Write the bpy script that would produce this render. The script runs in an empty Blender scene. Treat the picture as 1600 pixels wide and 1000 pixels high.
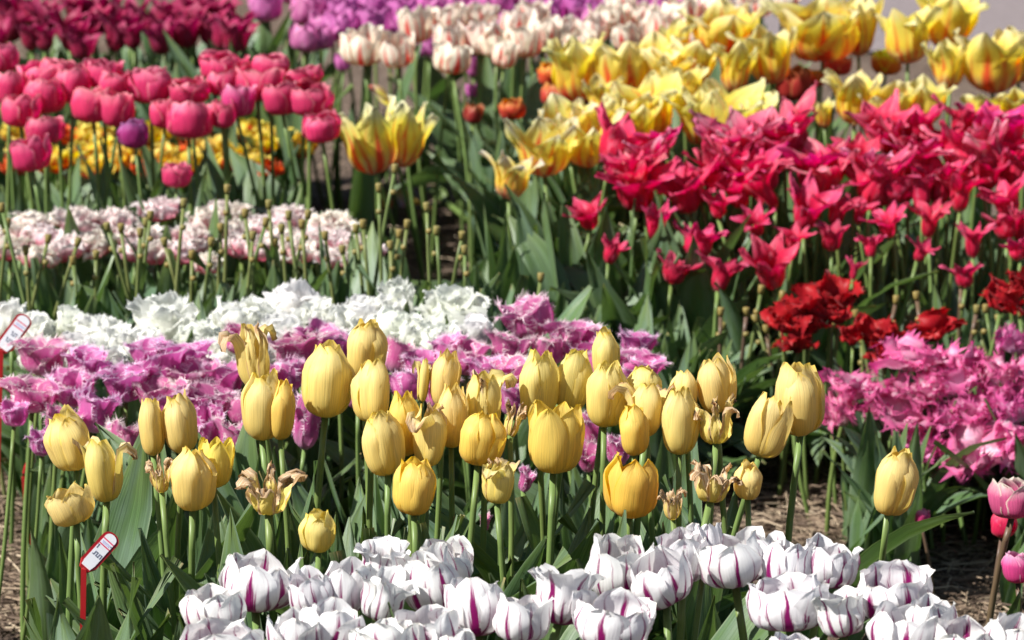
import bpy, math, random
import numpy as np
from mathutils import Vector, Matrix, Euler

# ------------------------------------------------------------------ camera, sky, sun, exposure
scene = bpy.context.scene
COL = scene.collection
HC, FPX, PITCH = 1.32, 5536.0, math.radians(14.4)
cam_data = bpy.data.cameras.new('camera')
cam = bpy.data.objects.new('camera', cam_data)
COL.objects.link(cam)
cam.location = (0, 0, HC)
cam.rotation_euler = (math.radians(90) - PITCH, 0, 0)
cam_data.sensor_width = 36.0
cam_data.lens = FPX * 36.0 / 1600.0
cam_data.clip_start, cam_data.clip_end = 0.1, 500
cam_data.dof.use_dof = True
cam_data.dof.focus_distance = 3.22
cam_data.dof.aperture_fstop = 10.5
cam_data.dof.aperture_blades = 7
scene.camera = cam

SUN_DIR = Vector((-0.64, -0.30, 0.72)).normalized()       # towards the sun: high, from the left, a little behind us
SUN_EL = math.asin(SUN_DIR.z)
world = bpy.data.worlds.new('World')
scene.world = world
world.use_nodes = True
wn = world.node_tree
bg = wn.nodes['Background']
sky = wn.nodes.new('ShaderNodeTexSky')
sky.sky_type = 'NISHITA'
sky.sun_disc = False
sky.sun_elevation = SUN_EL
sky.sun_rotation = math.atan2(SUN_DIR.x, SUN_DIR.y)
wn.links.new(sky.outputs[0], bg.inputs[0])
bg.inputs[1].default_value = 0.05
sun_data = bpy.data.lights.new('sun', 'SUN')
sun_data.energy = 5.0
sun_data.angle = math.radians(0.55)
sun_data.color = (1.0, 0.965, 0.91)
sun = bpy.data.objects.new('sun', sun_data)
sun.rotation_euler = (-SUN_DIR).to_track_quat('-Z', 'Y').to_euler()
COL.objects.link(sun)
scene.view_settings.view_transform = 'Standard'
scene.view_settings.look = 'None'
scene.view_settings.exposure = 0.82
scene.view_settings.gamma = 1.0
scene.view_settings.use_curve_mapping = False
scene.render.engine = 'CYCLES'
scene.cycles.max_bounces = 8
scene.cycles.transparent_max_bounces = 4

SP, CP = math.sin(PITCH), math.cos(PITCH)
def at(px, py, d):
    """The point at depth d (metres along the lens axis) seen at photo pixel px, py."""
    a, b = (px - 800) / FPX * d, (500 - py) / FPX * d
    return Vector((a, d * CP + b * SP, HC - d * SP + b * CP))
def scale_at(d): return FPX / d
def ground_at(px, py):
    t = HC / (SP - (500 - py) / FPX * CP)
    return at(px, py, t)
rnd = random.Random(11)
npr = np.random.RandomState(5)

# ------------------------------------------------------------------ materials
class NT:
    def __init__(self, name):
        self.m = bpy.data.materials.new(name); self.m.use_nodes = True
        self.t = self.m.node_tree; self.t.nodes.clear()
    def n(self, kind, **kw):
        nd = self.t.nodes.new('ShaderNode' + kind)
        for k, v in kw.items():
            setattr(nd, k, v)
        return nd
    def put(self, sock, v):
        if isinstance(v, bpy.types.NodeSocket): self.t.links.new(v, sock)
        elif v is not None:
            if hasattr(sock.default_value, '__len__') and len(sock.default_value) == 4 and len(v) == 3: v = (*v, 1)
            sock.default_value = v
    def math(self, op, a, b=None, c=None, clamp=False):
        nd = self.n('Math', operation=op, use_clamp=clamp)
        self.put(nd.inputs[0], a); self.put(nd.inputs[1], b)
        if c is not None: self.put(nd.inputs[2], c)
        return nd.outputs[0]
    def mix(self, f, a, b, mode='MIX'):
        nd = self.n('Mix', data_type='RGBA', blend_type=mode)
        self.put(nd.inputs[0], f); self.put(nd.inputs[6], a); self.put(nd.inputs[7], b)
        return nd.outputs[2]
    def rng(self, v, a, b, c=0.0, d=1.0, smooth=True):
        nd = self.n('MapRange', clamp=True)
        if smooth: nd.interpolation_type = 'SMOOTHSTEP'
        for i, x in enumerate((v, a, b, c, d)): self.put(nd.inputs[i], x)
        return nd.outputs[0]
    def ramp(self, f, stops):
        nd = self.n('ValToRGB'); cr = nd.color_ramp
        while len(cr.elements) < len(stops): cr.elements.new(0.5)
        for e, (p, c) in zip(cr.elements, stops):
            e.position = p; e.color = (*c, 1)
        self.put(nd.inputs[0], f)
        return nd.outputs[0]
    def noise(self, vec, scale, detail=3.0, rough=0.55):
        nd = self.n('TexNoise'); self.put(nd.inputs['Vector'], vec)
        nd.inputs['Scale'].default_value = scale; nd.inputs['Detail'].default_value = detail
        nd.inputs['Roughness'].default_value = rough
        return nd.outputs[0]
    def vecmul(self, vec, s):
        nd = self.n('VectorMath', operation='MULTIPLY'); self.put(nd.inputs[0], vec); nd.inputs[1].default_value = s
        return nd.outputs[0]
    def vecadd(self, vec, v):
        nd = self.n('VectorMath', operation='ADD'); self.put(nd.inputs[0], vec); self.put(nd.inputs[1], v)
        return nd.outputs[0]
    def finish(self, col, rough=0.5, transl=0.0, tcol=None, bump=None, bstr=0.2, bdist=0.001, spec=0.3, sheen=0.0):
        out = self.n('OutputMaterial')
        p = self.n('BsdfPrincipled')
        self.put(p.inputs['Base Color'], col); self.put(p.inputs['Roughness'], rough)
        p.inputs['Specular IOR Level'].default_value = spec
        if sheen: p.inputs['Sheen Weight'].default_value = sheen
        nrm = None
        if bump is not None:
            b = self.n('Bump'); b.inputs['Strength'].default_value = bstr; b.inputs['Distance'].default_value = bdist
            self.put(b.inputs['Height'], bump); nrm = b.outputs[0]
            self.put(p.inputs['Normal'], nrm)
        if transl:
            t = self.n('BsdfTranslucent'); self.put(t.inputs['Color'], tcol if tcol is not None else col)
            if nrm is not None: self.put(t.inputs['Normal'], nrm)
            x = self.n('MixShader'); x.inputs[0].default_value = transl
            self.t.links.new(p.outputs[0], x.inputs[1]); self.t.links.new(t.outputs[0], x.inputs[2])
            self.t.links.new(x.outputs[0], out.inputs[0])
        else:
            self.t.links.new(p.outputs[0], out.inputs[0])
        return self.m

def petal_mat(name, stops, flame=None, edge=None, blot=None, transl=0.36, wear=((0.52, 0.29, 0.11), 0.72), vein=0.10, rough=0.48, sat=1.12):
    """stops: colour from base to tip; flame: (colour, width, reach, softness) along the midrib;
    edge: (colour, start) towards the rim; wear: dried colour at the tip, amount from the object's alpha."""
    N = NT(name)
    uv = N.n('UVMap').outputs[0]
    sep = N.n('SeparateXYZ'); N.put(sep.inputs[0], uv)
    U, V = sep.outputs[0], sep.outputs[1]
    info = N.n('ObjectInfo')
    off = N.n('CombineXYZ')
    N.put(off.inputs[0], N.math('MULTIPLY', info.outputs['Random'], 37.0)); N.put(off.inputs[1], N.math('MULTIPLY', info.outputs['Random'], 91.0))
    uvr = N.vecadd(uv, off.outputs[0])
    au = N.math('MULTIPLY', N.math('ABSOLUTE', N.math('SUBTRACT', U, 0.5)), 2.0)
    veins = N.noise(N.vecmul(uvr, (34, 1.6, 1)), 1.0, 3.0)
    soft = N.noise(N.vecmul(uvr, (4, 2.5, 1)), 1.0, 3.0)
    col = N.ramp(N.math('ADD', V, N.math('MULTIPLY', N.math('SUBTRACT', soft, 0.5), 0.16)), stops)
    if blot: col = N.mix(N.math('MULTIPLY', N.rng(soft, 0.5, 0.72), blot[1]), col, blot[0])
    if flame:
        fc, fw, fr, fs = flame
        vary = N.math('ADD', N.math('MULTIPLY', N.math('FRACT', N.math('MULTIPLY', info.outputs['Random'], 17.3)), 1.1), 0.45)
        thr = N.math('MULTIPLY', N.math('SUBTRACT', 1.0, N.math('DIVIDE', V, fr)), N.math('MULTIPLY', vary, fw))
        jag = N.math('MULTIPLY', N.math('SUBTRACT', veins, 0.5), fw * 1.5)
        d = N.math('SUBTRACT', N.math('ADD', thr, jag), au)
        # a second, weaker pair of side streaks
        side = N.math('ABSOLUTE', N.math('SUBTRACT', au, 0.62))
        thr2 = N.math('MULTIPLY', N.math('SUBTRACT', 0.72, N.math('DIVIDE', V, fr)), N.math('MULTIPLY', vary, fw * 0.6))
        d2 = N.math('SUBTRACT', N.math('ADD', thr2, jag), side)
        m = N.math('MAXIMUM', N.rng(d, -fs, fs), N.rng(d2, -fs, fs))
        col = N.mix(m, col, fc)
    if edge:
        rim = N.math('MAXIMUM', au, V)
        rimn = N.math('ADD', rim, N.math('MULTIPLY', N.math('SUBTRACT', soft, 0.5), 0.2))
        col = N.mix(N.rng(rimn, edge[1], min(1.02, edge[1] + 0.25)), col, edge[0])
    dark = N.rng(veins, 0.3, 0.7, 1.0 - vein, 1.0 + vein)
    hs = N.n('HueSaturation'); N.put(hs.inputs['Value'], dark); N.put(hs.inputs['Color'], col)
    col = hs.outputs[0]
    col = N.mix(1.0, col, info.outputs['Color'], 'MULTIPLY')
    if wear:
        w = N.math('ADD', N.math('MAXIMUM', V, N.math('MULTIPLY', au, 0.9)), N.math('MULTIPLY', N.math('SUBTRACT', soft, 0.5), 0.5))
        start = N.math('SUBTRACT', 1.30, N.math('MULTIPLY', info.outputs['Alpha'], 0.78))
        wm = N.rng(w, start, N.math('ADD', start, 0.22))
        wc = N.mix(N.rng(veins, 0.35, 0.65), wear[0], (0.80, 0.66, 0.48))
        col = N.mix(wm, col, wc)
    h2 = N.n('HueSaturation'); h2.inputs['Saturation'].default_value = sat; N.put(h2.inputs['Color'], col)
    return N.finish(col, rough=rough, transl=transl, tcol=h2.outputs[0], bump=veins, bstr=0.35, bdist=0.0012, spec=0.25, sheen=0.06)

PM = {}
PM['yellow'] = petal_mat('yellow petal', [(0.0, (0.40, 0.42, 0.08)), (0.12, (0.76, 0.58, 0.13)), (0.5, (0.84, 0.68, 0.23)), (1.0, (0.86, 0.73, 0.33))], edge=((0.86, 0.66, 0.14), 0.88), transl=0.42, vein=.12)
PM['striped'] = petal_mat('white petal with purple flame', [(0.0, (0.34, 0.03, 0.18)), (0.15, (0.58, 0.24, 0.44)), (0.30, (0.79, 0.77, 0.78)), (1.0, (0.83, 0.83, 0.82))], flame=((0.22, 0.006, 0.105), 0.27, 1.0, 0.06), edge=((0.84, 0.80, 0.72), 0.97), transl=0.30, vein=0.04, rough=0.4)
PM['fringed'] = petal_mat('fringed purple petal', [(0.0, (0.76, 0.66, 0.70)), (0.18, (0.68, 0.34, 0.52)), (0.5, (0.53, 0.085, 0.29)), (1.0, (0.62, 0.19, 0.40))], edge=((0.85, 0.66, 0.75), 0.92), blot=((0.74, 0.46, 0.62), 0.65), transl=0.42)
PM['fringe_double'] = petal_mat('blush petal with white rim', [(0.0, (0.72, 0.14, 0.22)), (0.4, (0.74, 0.18, 0.27)), (0.68, (0.82, 0.50, 0.54)), (1.0, (0.88, 0.80, 0.74))], edge=((0.88, 0.82, 0.76), 0.72), transl=0.42)
PM['white_double'] = petal_mat('ruffled white petal', [(0.0, (0.66, 0.70, 0.46)), (0.2, (0.88, 0.88, 0.78)), (1.0, (0.93, 0.93, 0.90))], transl=0.55, vein=0.03)
PM['pink'] = petal_mat('rose pink petal', [(0.0, (0.66, 0.16, 0.24)), (0.2, (0.62, 0.026, 0.12)), (0.7, (0.70, 0.05, 0.175)), (1.0, (0.80, 0.22, 0.33))], edge=((0.84, 0.30, 0.37), 0.86), vein=.2, transl=.42)
PM['orange'] = petal_mat('yellow and scarlet petal', [(0.0, (0.60, 0.05, 0.015)), (0.35, (0.74, 0.14, 0.015)), (0.6, (0.86, 0.56, 0.05)), (1.0, (0.88, 0.68, 0.12))], flame=((0.56, 0.02, 0.010), 0.55, 0.9, 0.10), transl=0.42)
PM['maroon'] = petal_mat('dark magenta petal', [(0.0, (0.24, 0.012, 0.03)), (0.5, (0.27, 0.008, 0.045)), (1.0, (0.40, 0.03, 0.11))], blot=((0.56, 0.12, 0.24), 0.35), transl=0.34)
PM['violet'] = petal_mat('violet petal', [(0.0, (0.70, 0.48, 0.60)), (0.3, (0.54, 0.11, 0.38)), (1.0, (0.64, 0.20, 0.48))], blot=((0.74, 0.36, 0.60), 0.5), transl=0.42, vein=.2)
PM['flamed_white'] = petal_mat('cream petal with red flame', [(0.0, (0.76, 0.66, 0.42)), (0.3, (0.87, 0.80, 0.64)), (1.0, (0.88, 0.82, 0.70))], flame=((0.76, 0.10, 0.09), 0.30, 1.0, 0.10), transl=0.42)
PM['flamed_yellow'] = petal_mat('yellow petal with scarlet flame', [(0.0, (0.80, 0.60, 0.46)), (0.15, (0.84, 0.62, 0.28)), (0.42, (0.86, 0.68, 0.07)), (0.75, (0.87, 0.76, 0.16)), (1.0, (0.87, 0.82, 0.48))], flame=((0.78, 0.10, 0.03), 0.27, 0.82, 0.12), transl=0.50, vein=.12)
PM['lily'] = petal_mat('crimson pink petal', [(0.0, (0.74, 0.34, 0.30)), (0.12, (0.58, 0.008, 0.045)), (0.55, (0.68, 0.018, 0.085)), (1.0, (0.76, 0.10, 0.22))], blot=((0.80, 0.24, 0.36), 0.5), transl=0.46)  # lightened tips and blotches paint in highlights on the curling petals
PM['parrot_red'] = petal_mat('blood red parrot petal', [(0.0, (0.22, 0.012, 0.02)), (0.5, (0.30, 0.004, 0.012)), (1.0, (0.42, 0.008, 0.012))], blot=((0.52, 0.025, 0.015), 0.4), transl=0.34)
PM['parrot_pink'] = petal_mat('pink parrot petal', [(0.0, (0.84, 0.76, 0.70)), (0.25, (0.82, 0.64, 0.74)), (0.6, (0.76, 0.36, 0.54)), (1.0, (0.70, 0.08, 0.29))], blot=((0.86, 0.68, 0.79), 0.75), edge=((0.70, 0.13, 0.35), 0.85), transl=0.42)
PM['red_yellow'] = petal_mat('orange red petal with yellow rim', [(0.0, (0.12, 0.10, 0.03)), (0.2, (0.62, 0.06, 0.02)), (0.7, (0.66, 0.09, 0.03)), (1.0, (0.80, 0.42, 0.06))], edge=((0.82, 0.46, 0.07), 0.85), transl=0.36)

def leaf_mat():
    N = NT('glaucous tulip leaf')
    uv = N.n('UVMap').outputs[0]
    sep = N.n('SeparateXYZ'); N.put(sep.inputs[0], uv)
    U, V = sep.outputs[0], sep.outputs[1]
    info = N.n('ObjectInfo')
    geo = N.n('NewGeometry')
    off = N.n('CombineXYZ'); N.put(off.inputs[0], N.math('MULTIPLY', info.outputs['Random'], 53.0)); N.put(off.inputs[1], N.math('MULTIPLY', geo.outputs['Random Per Island'], 53.0))
    uvr = N.vecadd(uv, off.outputs[0])
    veins = N.noise(N.vecmul(uvr, (46, 0.8, 1)), 1.0, 2.0)
    patch = N.noise(N.vecmul(uvr, (2.5, 3.5, 1)), 1.0, 4.0)
    base = N.ramp(V, [(0.0, (0.15, 0.22, 0.07)), (0.25, (0.085, 0.155, 0.05)), (0.8, (0.08, 0.15, 0.055)), (1.0, (0.13, 0.18, 0.05))])
    bloom = N.mix(N.rng(patch, 0.38, 0.68), base, (0.135, 0.205, 0.145))
    rv = N.math('FRACT', N.math('ADD', N.math('MULTIPLY', info.outputs['Random'], 7.3), geo.outputs['Random Per Island']))
    var = N.mix(N.math('MULTIPLY', rv, 0.55), bloom, (0.10, 0.155, 0.05))
    au = N.math('MULTIPLY', N.math('ABSOLUTE', N.math('SUBTRACT', U, 0.5)), 2.0)
    var = N.mix(N.math('MULTIPLY', N.rng(au, 0.9, 1.0), 0.35), var, (0.30, 0.34, 0.22))
    hs = N.n('HueSaturation'); N.put(hs.inputs['Value'], N.rng(veins, 0.3, 0.7, 0.76, 1.24)); N.put(hs.inputs['Color'], var)
    dry = N.rng(N.math('ADD', V, N.math('MULTIPLY', patch, 0.25)), 1.10, 1.18)
    col = N.mix(N.math('MULTIPLY', dry, N.rng(rv, 0.6, 0.75)), hs.outputs[0], (0.42, 0.30, 0.13))
    col = N.mix(1.0, col, info.outputs['Color'], 'MULTIPLY')
    tc = N.mix(1.0, col, (1.25, 1.4, 0.6, 1), 'MULTIPLY')
    return N.finish(col, rough=0.44, transl=0.26, tcol=tc, bump=veins, bstr=0.3, bdist=0.0015, spec=0.4)
LEAF = leaf_mat()

def stem_mat(name, c1, c2):
    N = NT(name)
    tc = N.n('TexCoord').outputs['Object']
    info = N.n('ObjectInfo')
    sep = N.n('SeparateXYZ'); N.put(sep.inputs[0], tc)
    g = N.noise(N.vecmul(tc, (300, 300, 6)), 1.0, 2.0)
    col = N.mix(sep.outputs[2], c1, c2)
    col = N.mix(N.math('MULTIPLY', info.outputs['Random'], 0.5), col, (c1[0] * 1.3, c1[1] * 0.95, c1[2] * 0.8))
    hs = N.n('HueSaturation'); N.put(hs.inputs['Value'], N.rng(g, 0.3, 0.7, 0.85, 1.15)); N.put(hs.inputs['Color'], col)
    return N.finish(hs.outputs[0], rough=0.42, transl=0.12, tcol=(0.25, 0.36, 0.06), spec=0.35)
STEM = stem_mat('green tulip stem', (0.11, 0.18, 0.05), (0.16, 0.245, 0.075))
STEM_DARK = stem_mat('bronze tulip stem', (0.10, 0.09, 0.05), (0.13, 0.08, 0.06))
STUB = stem_mat('drying seed stalk', (0.17, 0.20, 0.08), (0.12, 0.18, 0.055))
STUB_TIP = stem_mat('yellowed stalk tip', (0.22, 0.19, 0.06), (0.26, 0.23, 0.07))

def plain(name, col, rough=0.5, nscale=60, var=0.15, spec=0.3):
    N = NT(name); tc = N.n('TexCoord').outputs['Object']
    g = N.noise(tc, nscale, 3.0)
    hs = N.n('HueSaturation'); N.put(hs.inputs['Value'], N.rng(g, 0.3, 0.7, 1 - var, 1 + var)); hs.inputs['Color'].default_value = (*col, 1)
    return N.finish(hs.outputs[0], rough=rough, spec=spec)
PISTIL = plain('pale green pistil', (0.42, 0.44, 0.12))
ANTHER = plain('dark anther', (0.10, 0.07, 0.03), 0.8)
RED_PLASTIC = plain('red plastic', (0.34, 0.010, 0.014), 0.35, var=0.06, spec=0.5)
WHITE_CARD = plain('white printed card', (0.80, 0.80, 0.82), 0.35, var=0.03, spec=0.5)
INK_RED = plain('red print', (0.66, 0.08, 0.16), 0.5, var=0.05)
INK_GREY = plain('grey print', (0.26, 0.26, 0.32), 0.5, var=0.05)
INK_BLUE = plain('lilac print', (0.50, 0.50, 0.70), 0.5, var=0.05)

def soil_mat():
    N = NT('dry brown soil')
    p = N.n('NewGeometry').outputs['Position']
    a = N.noise(p, 6.0, 5.0); b = N.noise(p, 55.0, 5.0, 0.65); c = N.noise(p, 320.0, 3.0, 0.7)
    col = N.ramp(b, [(0.30, (0.055, 0.038, 0.028)), (0.5, (0.15, 0.105, 0.078)), (0.72, (0.29, 0.215, 0.165))])
    col = N.mix(N.rng(a, 0.35, 0.7), col, (0.21, 0.155, 0.12))
    col = N.mix(N.rng(c, 0.5, 0.7), col, (0.30, 0.235, 0.18))
    h = N.math('ADD', b, N.math('MULTIPLY', c, 0.4))
    return N.finish(col, rough=0.95, bump=h, bstr=0.9, bdist=0.02, spec=0.1)
def road_mat():
    N = NT('grey gravel road')
    p = N.n('NewGeometry').outputs['Position']
    a = N.noise(p, 1.5, 4.0); c = N.noise(p, 140.0, 4.0, 0.7)
    col = N.ramp(c, [(0.3, (0.15, 0.125, 0.125)), (0.5, (0.225, 0.19, 0.19)), (0.75, (0.30, 0.26, 0.26))])
    col = N.mix(N.math('MULTIPLY', N.rng(a, 0.3, 0.7), 0.4), col, (0.20, 0.17, 0.175))
    return N.finish(col, rough=0.95, bump=c, bstr=0.7, bdist=0.006, spec=0.1)
def straw_mat():
    N = NT('straw mulch')
    g = N.n('NewGeometry'); r = g.outputs['Random Per Island']
    col = N.ramp(r, [(0.0, (0.055, 0.036, 0.025)), (0.45, (0.13, 0.09, 0.062)), (0.8, (0.25, 0.185, 0.125)), (1.0, (0.42, 0.34, 0.24))])
    return N.finish(col, rough=0.75, spec=0.25)
SOIL, ROAD, STRAW = soil_mat(), road_mat(), straw_mat()

# ------------------------------------------------------------------ mesh helpers
def make_mesh(name, verts, faces, mat, uvs=None, smooth=True):
    me = bpy.data.meshes.new(name)
    me.from_pydata([tuple(v) for v in verts], [], faces)
    me.materials.append(mat)
    if uvs is not None:
        lay = me.uv_layers.new(name='UVMap')
        idx = np.empty(len(me.loops), dtype=np.int32); me.loops.foreach_get('vertex_index', idx)
        lay.data.foreach_set('uv', np.asarray(uvs, dtype=np.float32)[idx].ravel())
    if smooth: me.polygons.foreach_set('use_smooth', [True] * len(me.polygons))
    me.update()
    return me
def new_obj(name, me, parent=None):
    o = bpy.data.objects.new(name, me); COL.objects.link(o)
    if parent is not None: o.parent = parent
    return o
def catmull(pts, n):
    P = np.array(pts, float); P = np.vstack([2 * P[0] - P[1], P, 2 * P[-1] - P[-2]])
    out = []
    for i in range(1, len(P) - 2):
        t = np.linspace(0, 1, 24, endpoint=False)[:, None]
        a, b, c, d = P[i - 1], P[i], P[i + 1], P[i + 2]
        out.append(0.5 * (2 * b + (c - a) * t + (2 * a - 5 * b + 4 * c - d) * t ** 2 + (3 * b - a - 3 * c + d) * t ** 3))
    out.append(P[-2][None]); out = np.vstack(out)
    s = np.r_[0, np.cumsum(np.linalg.norm(np.diff(out, axis=0), axis=1))]
    q = np.linspace(0, s[-1], n)
    return np.stack([np.interp(q, s, out[:, k]) for k in range(2)], 1)
ROUND = [(0, .34), (.12, .68), (.3, .94), (.46, 1.0), (.62, .94), (.76, .76), (.88, .48), (.96, .22), (1, .04)]
BLUNT = [(0, .34), (.12, .68), (.32, .94), (.55, 1.0), (.75, .95), (.88, .76), (.96, .46), (1, .12)]
SPOON = [(0, .28), (.15, .58), (.4, .90), (.62, 1.0), (.80, .95), (.92, .74), (.98, .46), (1, .22)]
POINT = [(0, .40), (.15, .75), (.4, 1.0), (.6, .86), (.8, .5), (.93, .2), (1, .015)]
BROAD = [(0, .30), (.15, .6), (.4, .88), (.65, 1.0), (.82, .96), (.93, .72), (1, .34)]
LANCE = [(0, .55), (.1, .8), (.3, 1.0), (.55, .92), (.78, .58), (.92, .24), (1, .01)]

def sheet(ctrl, halfw, rc, prof, nu=9, nv=13, wave=(0, 3), crumple=0.0, mid=0.0, twist=0.0, fringe=None, cup=0.0, rs=npr):
    """A petal or leaf as a bent, channelled sheet. Local frame: x outwards, z up."""
    C = catmull(ctrl, nv)
    T = np.gradient(C, axis=0); T /= np.linalg.norm(T, axis=1)[:, None]
    nx, nz = T[:, 1], -T[:, 0]                       # outward normal
    v = np.linspace(0, 1, nv)
    pv, pw = zip(*prof)
    w = np.interp(v, pv, pw) * halfw
    ww = np.copy(w); ww[1:-1] = (w[:-2] + 2 * w[1:-1] + w[2:]) / 4
    u = np.linspace(-1, 1, nu)
    U, V = np.meshgrid(u, v)
    RC = rc * (0.75 + 0.25 * V) if np.isscalar(rc) else np.interp(V, *zip(*rc))
    A = np.clip(ww[:, None] * U / RC, -1.9, 1.9)
    L = RC * np.sin(A); Nn = RC * (np.cos(A) - 1)
    ph = rs.uniform(0, 6.28, 6)
    Nn = Nn + wave[0] * np.abs(U) ** 1.6 * (0.25 + V) * np.sin(V * wave[1] * 6.28 + ph[0] + (U > 0) * ph[1])
    Nn = Nn - mid * np.exp(-(U / 0.13) ** 2) * np.sin(np.clip(V * 1.15, 0, 1) * np.pi)
    if crumple:
        g = np.clip(V * 1.3, 0, 1)
        for k in range(4):
            f = rs.uniform(2.0, 9.0, 2); p = rs.uniform(0, 6.28, 2)
            Nn = Nn + crumple * g * 0.6 * np.sin(f[0] * U * 1.6 + p[0]) * np.sin(f[1] * V * 1.7 + p[1])
            L = L + crumple * g * 0.35 * np.sin(f[1] * U + p[1]) * np.sin(f[0] * V * 2 + p[0])
    Lx = L * np.cos(twist * V); Ln = L * np.sin(twist * V)
    Nn = Nn + Ln
    X = C[:, 0][:, None] + nx[:, None] * Nn
    Z = C[:, 1][:, None] + nz[:, None] * Nn
    verts = np.stack([X, Lx, Z], -1).reshape(-1, 3)
    uvs = np.stack([(U + 1) / 2, V], -1).reshape(-1, 2)
    faces = [(i * nu + j, i * nu + j + 1, (i + 1) * nu + j + 1, (i + 1) * nu + j) for i in range(nv - 1) for j in range(nu - 1)]
    if fringe:
        dens, flen, start, jag = fringe
        G = verts.reshape(nv, nu, 3)
        i0 = int(start * (nv - 1))
        path = [(i, 0) for i in range(i0, nv)] + [(nv - 1, j) for j in range(1, nu - 1)] + [(i, nu - 1) for i in range(nv - 1, i0 - 1, -1)]
        pv_, inner = [], []
        for (i, j) in path:
            pv_.append(G[i, j])
            ii, jj = (i, 1) if j == 0 else ((i, nu - 2) if j == nu - 1 else (nv - 2, j))
            if i == nv - 1: ii = nv - 2
            inner.append(G[ii, jj])
        V2, F2, U2 = [], [], []
        nb = len(verts)
        for k in range(len(pv_) - 1):
            p, q = pv_[k], pv_[k + 1]
            out = (p + q) / 2 - (inner[k] + inner[k + 1]) / 2
            ln = np.linalg.norm(out)
            if ln < 1e-7: continue
            out /= ln
            for m in range(dens):
                a = p + (q - p) * (m / dens); b = p + (q - p) * ((m + 1) / dens)
                tip = (a + b) / 2 + out * flen * rs.uniform(0.4, 1.25) + rs.normal(0, flen * jag, 3)
                n0 = nb + len(V2)
                V2 += [a - out * flen * 0.15, b - out * flen * 0.15, tip]; F2.append((n0, n0 + 1, n0 + 2))
                U2 += [(0.5, 1.0), (0.5, 1.0), (0.5, 1.15)]
        if V2:
            verts = np.vstack([verts, np.array(V2)]); uvs = np.vstack([uvs, np.array(U2)]); faces = faces + F2
    return verts, faces, uvs
def rotz(v, a):
    c, s = math.cos(a), math.sin(a); o = v.copy()
    o[:, 0] = v[:, 0] * c - v[:, 1] * s; o[:, 1] = v[:, 0] * s + v[:, 1] * c
    return o

class Variant: pass
def finish_variant(parts, mat, pistil=False):
    """parts: list of (verts, faces, uvs, wear). Keeps each petal as a mesh of its own, in flower coordinates."""
    allv = np.vstack([p[0] for p in parts])
    q = Variant()
    q.W = 0.5 * ((np.percentile(allv[:, 0], 98.5) - np.percentile(allv[:, 0], 1.5)) + (np.percentile(allv[:, 1], 98.5) - np.percentile(allv[:, 1], 1.5)))
    q.zmin = min(0.0, np.percentile(allv[:, 2], 1)); q.H = np.percentile(allv[:, 2], 99) - q.zmin
    q.meshes = [(make_mesh('petal', p[0], p[1], mat, p[2]), p[3]) for p in parts]
    q.pistil = pistil
    return q

def cup_variant(mat, H=0.07, R=0.026, top=0.6, bulge=0.40, open_=0.0, wave=0.0015, crumple=0.0006, prof=ROUND, hw=1.05, inner_top=0.92, mid=0.0008, wilt=0, pistil=False, fringe=None, jit=1.0, rs=npr, rc=.86):
    parts = []
    wil = set(rs.choice(6, wilt, replace=False)) if wilt else set()
    for k in range(6):
        outer = k < 3
        rr = R * (1.0 if outer else 0.85) * (1 + rs.uniform(-.05, .05) * jit)
        hh = H * (1.0 if outer else inner_top + 0.08) * (1 + rs.uniform(-.06, .05) * jit)
        tp = top * (1 if outer else 0.9) + open_ * rs.uniform(0.4, 1.2) + rs.uniform(-.06, .06) * jit
        ctrl = [(0.0015, 0), (0.55 * rr, 0.045 * hh), (0.88 * rr, 0.18 * hh), (rr * (1 + open_ * .1), bulge * hh), (rr * (0.95 * (1 - tp) * 0.35 + (0.65 + .35 * tp) ), 0.70 * hh), (rr * (0.85 * tp + .1), 0.93 * hh), (rr * tp, 1.0 * hh)]
        cr, wr, wv, p_ = crumple, 0.0, wave, prof
        width = R * hw
        if k in wil:
            wr = rs.uniform(0.7, 1.0); cr = crumple + 0.0022; wv = wave + 0.002
            s = rs.uniform(0, 1)
            if s < 0.6:      # tip folded outwards and down
                b = rs.uniform(1.1, 1.7)
                ctrl = [(0.0015, 0), (0.55 * rr, 0.045 * hh), (0.88 * rr, 0.18 * hh), (rr * 1.02, bulge * hh), (rr * 1.08, 0.66 * hh), (rr * (1.0 + .25 * b), 0.84 * hh), (rr * (1.0 + .55 * b), 0.80 * hh), (rr * (1.05 + .6 * b), 0.66 * hh)]
            else:            # shrivelled narrow tip
                width *= 0.6; p_ = POINT
                ctrl[-1] = (rr * (tp + 0.3), hh * 1.02)
        v, f, u = sheet(ctrl, width, R * rc, p_, wave=(wv, rs.uniform(.8, 1.8)), crumple=cr, mid=mid, twist=rs.uniform(-.08, .08), fringe=fringe, rs=rs)
        a = (k % 3) * 2.0944 + (0 if outer else 1.0472) + rs.uniform(-.12, .12) * jit
        parts.append((rotz(v, a), f, u, wr))
    return finish_variant(parts, mat, pistil)

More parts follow.
